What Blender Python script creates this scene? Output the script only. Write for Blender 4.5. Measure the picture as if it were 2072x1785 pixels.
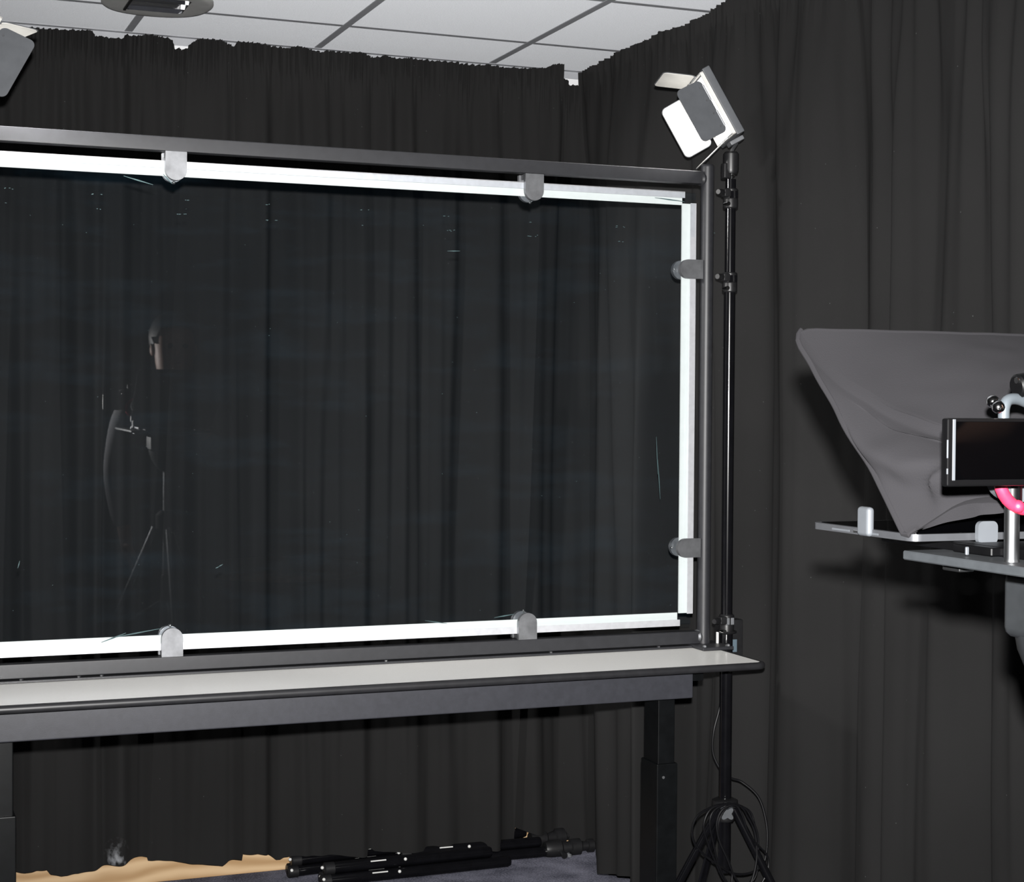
import bpy, bmesh, math, random
from mathutils import Vector, Matrix, noise

for o in list(bpy.data.objects):
    bpy.data.objects.remove(o, do_unlink=True)
scene = bpy.context.scene
COL = scene.collection
random.seed(7)

# ------------------------------------------------------------------ camera
W, H = 2072, 1785
FPX = 3381.2
CZ = 1.515
YAW, PITCH, ROLL = math.radians(21.5106), math.radians(-1.2119), math.radians(0.3838)
FW = Vector((math.sin(YAW)*math.cos(PITCH), math.cos(YAW)*math.cos(PITCH), math.sin(PITCH)))
_r = Vector((math.cos(YAW), -math.sin(YAW), 0)); _u = _r.cross(FW)
RT = _r*math.cos(ROLL) + _u*math.sin(ROLL)
UP = -_r*math.sin(ROLL) + _u*math.cos(ROLL)
cam_d = bpy.data.cameras.new('camera'); cam = bpy.data.objects.new('camera', cam_d); COL.objects.link(cam)
cam_d.sensor_fit = 'HORIZONTAL'; cam_d.sensor_width = 36; cam_d.lens = 36*FPX/W
cam_d.clip_start = 0.02
M = Matrix((RT, UP, -FW)).transposed().to_4x4(); M.translation = (0, 0, CZ)
cam.matrix_world = M
scene.camera = cam

def ray(x, y): return FW*FPX + RT*(x-W/2) - UP*(y-H/2)
def onY(x, y, Y):
    d = ray(x, y); d = d*(Y/d.y); d.z += CZ; return d
def onX(x, y, X):
    d = ray(x, y); d = d*(X/d.x); d.z += CZ; return d
def onZ(x, y, Z):
    d = ray(x, y); d = d*((Z-CZ)/d.z); d.z += CZ; return d

# ------------------------------------------------------------------ light
wd = bpy.data.worlds.new('world'); scene.world = wd; wd.use_nodes = True
wd.node_tree.nodes['Background'].inputs[0].default_value = (0.75, 0.85, 1, 1)
wd.node_tree.nodes['Background'].inputs[1].default_value = 0.02
fl = bpy.data.lights.new('camera_flash', 'SPOT'); fl.energy = 1330; fl.shadow_soft_size = 0.016
fl.spot_size = math.radians(70); fl.spot_blend = 1.0; fl.color = (1, 0.985, 0.97)
flo = bpy.data.objects.new('camera_flash', fl); COL.objects.link(flo)
Mf = M.copy(); Mf.translation = Vector((0, 0, CZ)) + UP*0.082 + RT*0.007
flo.matrix_world = Mf
scene.view_settings.view_transform = 'Standard'
scene.view_settings.look = 'None'
scene.view_settings.gamma = 1
scene.view_settings.use_curve_mapping = False
scene.view_settings.exposure = 0.0

# ------------------------------------------------------------------ helpers
MATS = {}
def mat(name, col, rough=0.5, metal=0.0, spec=0.5, nscale=0, namt=0.0, bump=0.0, bscale=200, emit=None, estr=0, coat=0, sheen=0):
    if name in MATS: return MATS[name]
    m = bpy.data.materials.new(name); m.use_nodes = True
    nt = m.node_tree; b = nt.nodes['Principled BSDF']
    b.inputs['Roughness'].default_value = rough; b.inputs['Metallic'].default_value = metal
    b.inputs['Specular IOR Level'].default_value = spec
    if coat: b.inputs['Coat Weight'].default_value = coat
    if sheen: b.inputs['Sheen Weight'].default_value = sheen
    c = (*col, 1)
    b.inputs['Base Color'].default_value = c
    tc = nt.nodes.new('ShaderNodeTexCoord')
    if nscale:
        n = nt.nodes.new('ShaderNodeTexNoise'); n.inputs['Scale'].default_value = nscale; n.inputs['Detail'].default_value = 4
        nt.links.new(tc.outputs['Object'], n.inputs['Vector'])
        r = nt.nodes.new('ShaderNodeValToRGB')
        r.color_ramp.elements[0].position = .3; r.color_ramp.elements[1].position = .7
        r.color_ramp.elements[0].color = tuple(max(0, v*(1-namt)) for v in col)+(1,)
        r.color_ramp.elements[1].color = tuple(min(1, v*(1+namt)) for v in col)+(1,)
        nt.links.new(n.outputs['Fac'], r.inputs['Fac']); nt.links.new(r.outputs['Color'], b.inputs['Base Color'])
    if bump:
        n2 = nt.nodes.new('ShaderNodeTexNoise'); n2.inputs['Scale'].default_value = bscale; n2.inputs['Detail'].default_value = 3
        nt.links.new(tc.outputs['Object'], n2.inputs['Vector'])
        bp = nt.nodes.new('ShaderNodeBump'); bp.inputs['Strength'].default_value = bump; bp.inputs['Distance'].default_value = .002
        nt.links.new(n2.outputs['Fac'], bp.inputs['Height']); nt.links.new(bp.outputs['Normal'], b.inputs['Normal'])
    if emit:
        b.inputs['Emission Color'].default_value = (*emit, 1); b.inputs['Emission Strength'].default_value = estr
    MATS[name] = m
    return m

class MB:
    def __init__(s): s.v = []; s.f = []
    def add(s, vs, fs):
        o = len(s.v); s.v += [Vector(v) for v in vs]; s.f += [tuple(i+o for i in f) for f in fs]; return s
    def addbm(s, bm, mtx=None):
        bm.verts.ensure_lookup_table(); bm.verts.index_update()
        s.add([(mtx @ v.co if mtx else v.co.copy()) for v in bm.verts], [tuple(v.index for v in f.verts) for f in bm.faces]); bm.free(); return s
    def box(s, lo, hi, bev=0.0, seg=2, mtx=None):
        bm = bmesh.new(); bmesh.ops.create_cube(bm, size=1)
        lo = Vector(lo); hi = Vector(hi); c = (lo+hi)/2; d = hi-lo
        for v in bm.verts: v.co = Vector((v.co.x*d.x, v.co.y*d.y, v.co.z*d.z)) + c
        if bev: bmesh.ops.bevel(bm, geom=bm.edges[:], offset=bev, segments=seg, affect='EDGES', profile=.5)
        return s.addbm(bm, mtx)
    def cyl(s, a, b, r, r2=None, n=20, cap=True, mtx=None):
        a = Vector(a); b = Vector(b); r2 = r if r2 is None else r2
        z = (b-a).normalized(); x = z.orthogonal().normalized(); y = z.cross(x)
        vs = []
        for p, rr in ((a, r), (b, r2)):
            for i in range(n):
                t = 2*math.pi*i/n; vs.append(p + x*math.cos(t)*rr + y*math.sin(t)*rr)
        fs = [(i, (i+1) % n, n+(i+1) % n, n+i) for i in range(n)]
        if cap: fs += [tuple(range(n-1, -1, -1)), tuple(range(n, 2*n))]
        if mtx: vs = [mtx @ v for v in vs]
        return s.add(vs, fs)
    def rod(s, a, b, prof, n=20):            # lathe: prof = [(t along 0..1, radius)]
        a = Vector(a); b = Vector(b); z = (b-a).normalized(); x = z.orthogonal().normalized(); y = z.cross(x)
        vs = []
        for t, rr in prof:
            p = a.lerp(b, t)
            for i in range(n):
                q = 2*math.pi*i/n; vs.append(p + x*math.cos(q)*rr + y*math.sin(q)*rr)
        k = len(prof); fs = []
        for j in range(k-1):
            for i in range(n): fs.append((j*n+i, j*n+(i+1) % n, (j+1)*n+(i+1) % n, (j+1)*n+i))
        fs += [tuple(range(n-1, -1, -1)), tuple(range((k-1)*n, k*n))]
        return s.add(vs, fs)
    def tube(s, pts, r, n=10, closed=False):
        P = [Vector(p) for p in pts]; k = len(P); vs = []; fs = []
        up = None
        for i, p in enumerate(P):
            if closed: t = (P[(i+1) % k]-P[i-1]).normalized()
            else: t = (P[min(i+1, k-1)]-P[max(i-1, 0)]).normalized()
            if up is None: up = t.orthogonal().normalized()
            x = (up - t*up.dot(t)).normalized(); up = x; y = t.cross(x)
            for j in range(n):
                q = 2*math.pi*j/n; vs.append(p + x*math.cos(q)*r + y*math.sin(q)*r)
        for i in range(k if closed else k-1):
            for j in range(n):
                fs.append((i*n+j, i*n+(j+1) % n, ((i+1) % k)*n+(j+1) % n, ((i+1) % k)*n+j))
        if not closed: fs += [tuple(range(n-1, -1, -1)), tuple(range((k-1)*n, k*n))]
        return s.add(vs, fs)
    def prism(s, poly, ax, d0, d1, mtx=None):      # poly in the two other axes
        def mk(p, d):
            return {'x': (d, p[0], p[1]), 'y': (p[0], d, p[1]), 'z': (p[0], p[1], d)}[ax]
        n = len(poly); vs = [Vector(mk(p, d0)) for p in poly] + [Vector(mk(p, d1)) for p in poly]
        fs = [(i, (i+1) % n, n+(i+1) % n, n+i) for i in range(n)] + [tuple(range(n-1, -1, -1)), tuple(range(n, 2*n))]
        if mtx: vs = [mtx @ v for v in vs]
        return s.add(vs, fs)
    def ball(s, c, r, sx=1, sy=1, sz=1, sub=2):
        bm = bmesh.new(); bmesh.ops.create_icosphere(bm, subdivisions=sub, radius=r)
        for v in bm.verts: v.co = Vector((v.co.x*sx, v.co.y*sy, v.co.z*sz)) + Vector(c)
        return s.addbm(bm)
    def build(s, name, m, parent=None, smooth=True, angle=35):
        me = bpy.data.meshes.new(name); me.from_pydata([tuple(v) for v in s.v], [], s.f)
        bm = bmesh.new(); bm.from_mesh(me); bmesh.ops.recalc_face_normals(bm, faces=bm.faces); bm.to_mesh(me); bm.free()
        if smooth:
            me.polygons.foreach_set('use_smooth', [True]*len(me.polygons)); me.set_sharp_from_angle(angle=math.radians(angle))
        me.materials.append(m)
        o = bpy.data.objects.new(name, me); COL.objects.link(o)
        if smooth and len(me.polygons) < 700:
            wn = o.modifiers.new('weighted_normal', 'WEIGHTED_NORMAL'); wn.keep_sharp = True
        if parent:
            o.parent = parent; o.matrix_parent_inverse = parent.matrix_world.inverted() if False else Matrix.Translation(-parent.location) if parent.type == 'EMPTY' else Matrix.Identity(4)
        return o

def tag(o, label, cat, group=None):
    o['label'] = label; o['category'] = cat
    if group: o['group'] = group
    return o
def thing(name, label, cat, loc, group=None):
    o = bpy.data.objects.new(name, None); COL.objects.link(o); o.location = loc
    o.empty_display_size = .1
    return tag(o, label, cat, group)
def struct(o):
    o['kind'] = 'structure'; return o
def copy_tree(o, parent=None, off=Vector((0, 0, 0))):
    c = o.copy(); COL.objects.link(c)
    if parent: c.parent = parent
    else: c.location = o.location + off
    for ch in list(o.children): copy_tree(ch, c)
    return c
def rrect(x0, x1, y0, y1, r, n=5):
    out = []
    for cx, cy, a in ((x1-r, y1-r, 0), (x0+r, y1-r, 90), (x0+r, y0+r, 180), (x1-r, y0+r, 270)):
        for i in range(n+1):
            t = math.radians(a+90*i/n); out.append((cx+r*math.cos(t), cy+r*math.sin(t)))
    return out
def interp(tab, x):
    if x <= tab[0][0]: return tab[0][1]
    for (a, ya), (b, yb) in zip(tab, tab[1:]):
        if x <= b: return ya + (yb-ya)*((x-a)/(b-a) if b > a else 1)
    return tab[-1][1]
def sstep(t): t = max(0, min(1, t)); return t*t*(3-2*t)

# ------------------------------------------------------------------ materials
white_wall = mat('white_wall_paint', (.88, .89, .91), .7, nscale=8, namt=.03)
dark_wall = mat('dark_grey_wall_paint', (.045, .045, .05), .9, nscale=5, namt=.1)
black_metal = mat('black_powder_coat', (.019, .0195, .0225), .46, spec=.5, nscale=60, namt=.12, bump=.06, bscale=900)
beam_metal = mat('charcoal_powder_coat', (.027, .028, .035), .5, spec=.5, nscale=70, namt=.12, bump=.1, bscale=900)
gloss_black = mat('gloss_black_tube', (.004, .004, .005), .14, spec=.7, nscale=30, namt=.2)
leg_black = mat('gloss_black_steel', (.0035, .004, .0045), .38, spec=.22, nscale=40, namt=.2)
black_plastic = mat('black_plastic', (.011, .011, .012), .4, spec=.5, nscale=50, namt=.2)
grey_plastic = mat('dark_grey_plastic', (.06, .065, .072), .5, nscale=60, namt=.12)
midgrey_plastic = mat('mid_grey_plastic', (.14, .145, .155), .5, nscale=60, namt=.1)
chrome = mat('polished_chrome', (.8, .8, .8), .12, metal=1, nscale=20, namt=.05)
steel = mat('brushed_steel', (.20, .205, .215), .5, metal=.8, nscale=35, namt=.22, bump=.05, bscale=500)
alum = mat('anodised_aluminium', (.62, .63, .66), .5, metal=.55, nscale=80, namt=.06)
laminate = mat('white_laminate', (.88, .87, .84), .28, spec=.45, nscale=300, namt=.03, bump=.03, bscale=700)
edge_rubber = mat('black_edge_rubber', (.018, .018, .02), .4, spec=.5, nscale=40, namt=.15)
clip_white = mat('pale_grey_plastic', (.5, .52, .54), .5, nscale=50, namt=.04)
label_white = mat('white_label', (.75, .75, .73), .6, nscale=50, namt=.05)
screen_black = mat('black_screen_glass', (.0004, .0004, .0005), .06, spec=.2, nscale=10, namt=.1)
door_grey = mat('grey_barn_door_paint', (.085, .09, .098), .5, spec=.4, nscale=40, namt=.08)
door_white = mat('pale_barn_door_inside', (.62, .61, .58), .45, nscale=40, namt=.05)
tablet_metal = mat('space_grey_metal', (.055, .057, .062), .4, metal=.4, nscale=60, namt=.06)
red_mat = mat('coral_red_anodised', (.42, .018, .05), .45, nscale=90, namt=.12)
rig_black = mat('rig_matt_black', (.0012, .0012, .0014), .4, spec=.2, nscale=50, namt=.2)
rig_grey = mat('rig_grey_anodised', (.030, .033, .036), .5, spec=.3, nscale=60, namt=.12)
rig_head = mat('rig_head_plastic', (.016, .0175, .019), .42, spec=.35, nscale=60, namt=.12)
rig_pale = mat('rig_pale_plastic', (.065, .07, .077), .5, spec=.3, nscale=50, namt=.04)
rig_steel = mat('rig_dull_steel', (.16, .165, .17), .38, metal=1, nscale=35, namt=.15)
rig_lever = mat('rig_lever_grey', (.05, .058, .065), .45, spec=.4, nscale=35, namt=.1)
skirt_wood = None

def fabric(name, col, wv=0.25, lint=.028):
    m = bpy.data.materials.new(name); m.use_nodes = True; nt = m.node_tree; b = nt.nodes['Principled BSDF']
    tc = nt.nodes.new('ShaderNodeTexCoord')
    n = nt.nodes.new('ShaderNodeTexNoise'); n.inputs['Scale'].default_value = 2.2; n.inputs['Detail'].default_value = 5
    nt.links.new(tc.outputs['Object'], n.inputs['Vector'])
    r = nt.nodes.new('ShaderNodeValToRGB')
    r.color_ramp.elements[0].position = .3; r.color_ramp.elements[1].position = .7
    r.color_ramp.elements[0].color = tuple(v*.9 for v in col)+(1,); r.color_ramp.elements[1].color = tuple(v*1.1 for v in col)+(1,)
    nt.links.new(n.outputs['Fac'], r.inputs['Fac'])
    # tiny specks of lint
    v = nt.nodes.new('ShaderNodeTexVoronoi'); v.inputs['Scale'].default_value = 22
    nt.links.new(tc.outputs['Object'], v.inputs['Vector'])
    lt = nt.nodes.new('ShaderNodeMath'); lt.operation = 'LESS_THAN'; lt.inputs[1].default_value = lint
    nt.links.new(v.outputs['Distance'], lt.inputs[0])
    mx = nt.nodes.new('ShaderNodeMix'); mx.data_type = 'RGBA'
    nt.links.new(lt.outputs[0], mx.inputs['Factor']); nt.links.new(r.outputs['Color'], mx.inputs['A'])
    mx.inputs['B'].default_value = (.07, .075, .075, 1)
    nt.links.new(mx.outputs['Result'], b.inputs['Base Color'])
    b.inputs['Roughness'].default_value = .95; b.inputs['Specular IOR Level'].default_value = .12
    b.inputs['Diffuse Roughness'].default_value = .3
    w = nt.nodes.new('ShaderNodeTexNoise'); w.inputs['Scale'].default_value = 600
    nt.links.new(tc.outputs['Object'], w.inputs['Vector'])
    bp = nt.nodes.new('ShaderNodeBump'); bp.inputs['Strength'].default_value = wv; bp.inputs['Distance'].default_value = .001
    nt.links.new(w.outputs['Fac'], bp.inputs['Height']); nt.links.new(bp.outputs['Normal'], b.inputs['Normal'])
    return m, mx, b
curtain_mat, _, _ = fabric('black_curtain_cloth', (.0172, .0170, .0171))
hood_mat, _, _ = fabric('charcoal_hood_cloth', (.0135, .0131, .0145), .35, .008)
# the leftmost panel carries a white plaster smudge near its hem
stain_mat, _mx, _b = fabric('black_curtain_cloth_with_dust', (.0172, .0170, .0171))
def add_stain(m, mx, b, c):
    nt = m.node_tree
    g = nt.nodes.new('ShaderNodeNewGeometry'); s = nt.nodes.new('ShaderNodeVectorMath'); s.operation = 'SUBTRACT'; s.inputs[1].default_value = c
    nt.links.new(g.outputs['Position'], s.inputs[0])
    sc = nt.nodes.new('ShaderNodeVectorMath'); sc.operation = 'MULTIPLY'; sc.inputs[1].default_value = (27, 5, 15)
    nt.links.new(s.outputs[0], sc.inputs[0])
    ln = nt.nodes.new('ShaderNodeVectorMath'); ln.operation = 'LENGTH'; nt.links.new(sc.outputs[0], ln.inputs[0])
    n = nt.nodes.new('ShaderNodeTexNoise'); n.inputs['Scale'].default_value = 28; n.inputs['Detail'].default_value = 8
    nt.links.new(g.outputs['Position'], n.inputs['Vector'])
    mr = nt.nodes.new('ShaderNodeMapRange'); mr.inputs['From Min'].default_value = 1.1; mr.inputs['From Max'].default_value = .0
    nt.links.new(ln.outputs['Value'], mr.inputs['Value'])
    mr2 = nt.nodes.new('ShaderNodeMapRange'); mr2.inputs['From Min'].default_value = .50; mr2.inputs['From Max'].default_value = .68
    nt.links.new(n.outputs['Fac'], mr2.inputs['Value'])
    mu = nt.nodes.new('ShaderNodeMath'); mu.operation = 'MULTIPLY'
    nt.links.new(mr.outputs[0], mu.inputs[0]); nt.links.new(mr2.outputs[0], mu.inputs[1])
    m2 = nt.nodes.new('ShaderNodeMix'); m2.data_type = 'RGBA'
    nt.links.new(mu.outputs[0], m2.inputs['Factor']); nt.links.new(mx.outputs['Result'], m2.inputs['A']); m2.inputs['B'].default_value = (.35, .36, .38, 1)
    nt.links.new(m2.outputs['Result'], b.inputs['Base Color'])
add_stain(stain_mat, _mx, _b, tuple(onY(236, 1736, 5.18)))

def wood_mat(name, a, bcol, sc=3.0):
    m = bpy.data.materials.new(name); m.use_nodes = True; nt = m.node_tree; b = nt.nodes['Principled BSDF']
    tc = nt.nodes.new('ShaderNodeTexCoord'); mp = nt.nodes.new('ShaderNodeMapping'); mp.inputs['Scale'].default_value = (1.4, 1.0, 6.0)
    nt.links.new(tc.outputs['Object'], mp.inputs['Vector'])
    w = nt.nodes.new('ShaderNodeTexWave'); w.bands_direction = 'Z'; w.inputs['Scale'].default_value = sc; w.inputs['Distortion'].default_value = 11; w.inputs['Detail'].default_value = 3; w.inputs['Detail Scale'].default_value = .8
    nt.links.new(mp.outputs[0], w.inputs['Vector'])
    r = nt.nodes.new('ShaderNodeValToRGB'); r.color_ramp.elements[0].color = (*a, 1); r.color_ramp.elements[1].color = (*bcol, 1)
    nt.links.new(w.outputs['Fac'], r.inputs['Fac']); nt.links.new(r.outputs['Color'], b.inputs['Base Color'])
    b.inputs['Roughness'].default_value = .45
    return m
skirt_wood = wood_mat('pale_beech_wood', (.50, .31, .15), (.74, .52, .30), 1.3)
table_wood = wood_mat('mid_oak_veneer', (.30, .16, .07), (.38, .21, .10), 2.0)

def carpet_mat():
    m = bpy.data.materials.new('blue_grey_carpet'); m.use_nodes = True; nt = m.node_tree; b = nt.nodes['Principled BSDF']
    tc = nt.nodes.new('ShaderNodeTexCoord')
    n = nt.nodes.new('ShaderNodeTexNoise'); n.inputs['Scale'].default_value = 170; n.inputs['Detail'].default_value = 3
    n2 = nt.nodes.new('ShaderNodeTexNoise'); n2.inputs['Scale'].default_value = 9; n2.inputs['Detail'].default_value = 4
    for q in (n, n2): nt.links.new(tc.outputs['Object'], q.inputs['Vector'])
    ad = nt.nodes.new('ShaderNodeMath'); ad.operation = 'ADD'; nt.links.new(n.outputs['Fac'], ad.inputs[0]); nt.links.new(n2.outputs['Fac'], ad.inputs[1])
    r = nt.nodes.new('ShaderNodeValToRGB'); r.color_ramp.elements[0].position = .36; r.color_ramp.elements[1].position = .66
    hv = nt.nodes.new('ShaderNodeMath'); hv.operation = 'MULTIPLY'; hv.inputs[1].default_value = .5; nt.links.new(ad.outputs[0], hv.inputs[0])
    r.color_ramp.elements[0].color = (.030, .031, .042, 1); r.color_ramp.elements[1].color = (.14, .14, .175, 1)
    nt.links.new(hv.outputs[0], r.inputs['Fac']); nt.links.new(r.outputs['Color'], b.inputs['Base Color'])
    b.inputs['Roughness'].default_value = .95; b.inputs['Specular IOR Level'].default_value = .1; b.inputs['Diffuse Roughness'].default_value = 1
    bp = nt.nodes.new('ShaderNodeBump'); bp.inputs['Strength'].default_value = .8; bp.inputs['Distance'].default_value = .006
    nt.links.new(n.outputs['Fac'], bp.inputs['Height']); nt.links.new(bp.outputs['Normal'], b.inputs['Normal'])
    return m
carpet = carpet_mat()
def tile_mat():
    m = bpy.data.materials.new('mineral_ceiling_tile'); m.use_nodes = True; nt = m.node_tree; b = nt.nodes['Principled BSDF']
    tc = nt.nodes.new('ShaderNodeTexCoord')
    n = nt.nodes.new('ShaderNodeTexNoise'); n.inputs['Scale'].default_value = 260; n.inputs['Detail'].default_value = 4
    nt.links.new(tc.outputs['Object'], n.inputs['Vector'])
    r = nt.nodes.new('ShaderNodeValToRGB'); r.color_ramp.elements[0].position = .35; r.color_ramp.elements[1].position = .65
    r.color_ramp.elements[0].color = (.48, .495, .52, 1); r.color_ramp.elements[1].color = (.54, .555, .58, 1)
    nt.links.new(n.outputs['Fac'], r.inputs['Fac']); nt.links.new(r.outputs['Color'], b.inputs['Base Color'])
    b.inputs['Roughness'].default_value = .95; b.inputs['Specular IOR Level'].default_value = .1; b.inputs['Diffuse Roughness'].default_value = 1
    bp = nt.nodes.new('ShaderNodeBump'); bp.inputs['Strength'].default_value = .35; bp.inputs['Distance'].default_value = .003
    nt.links.new(n.outputs['Fac'], bp.inputs['Height']); nt.links.new(bp.outputs['Normal'], b.inputs['Normal'])
    return m
tile_m = tile_mat()
tee_m = mat('grey_white_grid_metal', (.40, .41, .435), .5, nscale=30, namt=.04)

def glass_mat():
    m = bpy.data.materials.new('clear_board_glass'); m.use_nodes = True; nt = m.node_tree
    nt.nodes.remove(nt.nodes['Principled BSDF']); out = nt.nodes['Material Output']
    tr = nt.nodes.new('ShaderNodeBsdfTransparent'); tr.inputs[0].default_value = (.968, .984, .995, 1)
    gl = nt.nodes.new('ShaderNodeBsdfGlossy'); gl.inputs['Roughness'].default_value = 0.0
    lw = nt.nodes.new('ShaderNodeLayerWeight')
    pw = nt.nodes.new('ShaderNodeMath'); pw.operation = 'POWER'; pw.inputs[1].default_value = 5; nt.links.new(lw.outputs['Facing'], pw.inputs[0])
    ma = nt.nodes.new('ShaderNodeMath'); ma.operation = 'MULTIPLY_ADD'; ma.inputs[1].default_value = .96; ma.inputs[2].default_value = .04
    nt.links.new(pw.outputs[0], ma.inputs[0])
    mx = nt.nodes.new('ShaderNodeMixShader'); nt.links.new(ma.outputs[0], mx.inputs[0]); nt.links.new(tr.outputs[0], mx.inputs[1]); nt.links.new(gl.outputs[0], mx.inputs[2])
    # thin wipe marks of old marker ink over an even bluish haze painted in
    tc = nt.nodes.new('ShaderNodeTexCoord'); mp = nt.nodes.new('ShaderNodeMapping'); mp.inputs['Scale'].default_value = (2.2, 2, 11)
    nt.links.new(tc.outputs['Object'], mp.inputs['Vector'])
    n = nt.nodes.new('ShaderNodeTexNoise'); n.inputs['Scale'].default_value = 1.6; n.inputs['Detail'].default_value = 7; n.inputs['Roughness'].default_value = .62
    nt.links.new(mp.outputs[0], n.inputs['Vector'])
    mr = nt.nodes.new('ShaderNodeMapRange'); mr.inputs['From Min'].default_value = .5; mr.inputs['From Max'].default_value = .8; mr.inputs['To Min'].default_value = .0012; mr.inputs['To Max'].default_value = .0075
    nt.links.new(n.outputs['Fac'], mr.inputs['Value'])
    df = nt.nodes.new('ShaderNodeBsdfDiffuse'); df.inputs[0].default_value = (.16, .34, .5, 1)
    m2 = nt.nodes.new('ShaderNodeMixShader'); nt.links.new(mr.outputs[0], m2.inputs[0]); nt.links.new(mx.outputs[0], m2.inputs[1]); nt.links.new(df.outputs[0], m2.inputs[2])
    nt.links.new(m2.outputs[0], out.inputs['Surface'])
    return m
glass_m = glass_mat()
led_strip_m = mat('lit_led_diffuser', (.60, .61, .585), .4, nscale=40, namt=.03, emit=(.95, 1, .94), estr=.15)
led_face_m = mat('lit_led_panel', (.9, .9, .9), .5, nscale=30, namt=.02, emit=(1, .98, .95), estr=2.0)

# ------------------------------------------------------------------ the room
X0, X1, Y0, Y1, ZC = -2.6, 2.44, -2.6, 5.315, 2.669
struct(MB().box((X0-.1, Y0-.1, -.1), (X1+.1, Y1+.1, 0)).build('floor', carpet, smooth=False))
struct(MB().box((X0-.1, Y1, 0), (X1+.1, Y1+.1, ZC+.15)).build('wall_back', white_wall, smooth=False))
struct(MB().box((X1, Y0, 0), (X1+.1, Y1, ZC+.15)).build('wall_right', white_wall, smooth=False))
struct(MB().box((X0-.1, Y0, 0), (X0, Y1, ZC+.15)).build('wall_left', dark_wall, smooth=False))
struct(MB().box((X0-.1, Y0-.1, 0), (X1+.1, Y0, ZC+.15)).build('wall_rear', dark_wall, smooth=False))
ceil = struct(MB().box((X0-.1, Y0-.1, ZC+.02), (X1+.1, Y1+.1, ZC+.12)).build('ceiling', tile_m, smooth=False))
struct(MB().box((X0, Y1-.018, 0), (X1, Y1, .17), .003).build('baseboard_back', skirt_wood))
struct(MB().box((X1-.018, Y0, 0), (X1, Y1-.02, .17), .003).build('baseboard_right', skirt_wood))
gx = [2.005-.6045*k for k in range(8)]
gy = [4.953-.5975*k for k in range(8)]
xs = sorted(gx+[X1]); ys = sorted(gy+[Y1])
xs = [x for x in xs if x > X0]
tile_mesh = {}
for i in range(len(xs)-1):
    for j in range(len(ys)-1):
        dx, dy = xs[i+1]-xs[i], ys[j+1]-ys[j]; key = (round(dx, 3), round(dy, 3))
        if key not in tile_mesh:
            t = MB().box((.006, .006, 0), (dx-.006, dy-.006, .015), .002, 1).build('ceiling_tile', tile_m, ceil, smooth=False); tile_mesh[key] = t
        else:
            t = tile_mesh[key].copy(); COL.objects.link(t); t.parent = ceil
        t.location = (xs[i], ys[j], ZC+.0015)
for x in gx:
    if x > X0: MB().box((x-.012, ys[0], ZC-.0005), (x+.012, Y1, ZC+.012), .0008, 1).build('ceiling_tee_bar', tee_m, ceil, smooth=False)
for y in gy:
    for i in range(len(xs)-1):
        MB().box((xs[i]+.0125, y-.012, ZC), (xs[i+1]-.0125, y+.012, ZC+.012), .0008, 1).build('ceiling_cross_tee', tee_m, ceil, smooth=False)
struct(MB().box((X0, Y1-.024, ZC-.002), (X1, Y1, ZC+.001)).box((X0, Y1-.002, ZC-.026), (X1, Y1, ZC)).build('trim_1', tee_m, smooth=False))
struct(MB().box((X1-.024, Y0, ZC-.002), (X1, Y1-.025, ZC+.001)).box((X1-.002, Y0, ZC-.026), (X1, Y1-.025, ZC)).build('trim_2', tee_m, smooth=False))

# ------------------------------------------------------------------ curtains
TOPB = [(-200, 45), (51, 54), (84, 56), (182, 62), (191, 73), (248, 80), (252, 71), (304, 69), (345, 76), (355, 98), (380, 98), (383, 90), (402, 78), (443, 81),
        (474, 94), (480, 84), (581, 96), (608, 93), (651, 109), (656, 103), (732, 107), (759, 117), (769, 113), (799, 118), (836, 118), (904, 126), (972, 132), (1039, 138),
        (1090, 140), (1113, 135), (1122, 130), (1142, 130), (1144, 154), (1154, 169), (1165, 172), (1240, 176)]
HEMB = [(-200, 1770), (48, 1761), (72, 1754), (93, 1756), (101, 1767), (124, 1773), (159, 1770), (220, 1748), (275, 1740), (303, 1741), (303.01, 1747), (376, 1748), (449, 1751), (463, 1741), (484.9, 1734),
        (485, 1721), (515, 1720), (539, 1725), (562, 1744), (571, 1744), (578, 1739), (609, 1732), (675, 1731), (741.9, 1732), (742, 1717), (750, 1717), (759, 1723), (778, 1726), (823, 1722), (900, 1721), (1047, 1719),
        (1048, 1679), (1081, 1687), (1114, 1692), (1148, 1701), (1199, 1700), (1230, 1700)]
# bands where the cloth turns away from the viewer (pixel columns at mid height)
DARKB = [(-60, -20), (100, 130), (196, 212), (247, 297), (520, 566), (613, 636), (652, 676), (722, 760), (818, 862), (905, 935), (993, 1030), (1088, 1110), (1128, 1146)]
def profile(dark, gain, xs_, mn=20, fac=1.0):
    # slope profile: steep inside bands, easing back between them
    tot = []
    for k, x in enumerate(xs_):
        s = 0
        for a, b in dark:
            c, hw = (a+b)/2, max(mn, (b-a)*fac)
            if abs(x-c) < hw: s += (1+math.cos(math.pi*(x-c)/hw))/2
        tot.append(s)
    y = 0; out = []
    for k, s in enumerate(tot):
        y += s*gain*(xs_[1]-xs_[0]); out.append(y)
    # remove slow drift so that the cloth stays near its track
    n = len(out); win = 60; res = []
    pre = [0]
    for v in out: pre.append(pre[-1]+v)
    for i in range(n):
        lo, hi = max(0, i-win), min(n, i+win+1); res.append(out[i]-(pre[hi]-pre[lo])/(hi-lo))
    return res
pxs = [-220+2*i for i in range(760)]
profB = profile(DARKB, 0.0031, pxs, 18, .80)
def pB(x): return interp_fast(profB, (x+220)/2)
def interp_fast(arr, q):
    q = max(0, min(len(arr)-1.001, q)); i = int(q); return arr[i]*(1-(q-i)) + arr[i+1]*(q-i)

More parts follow.
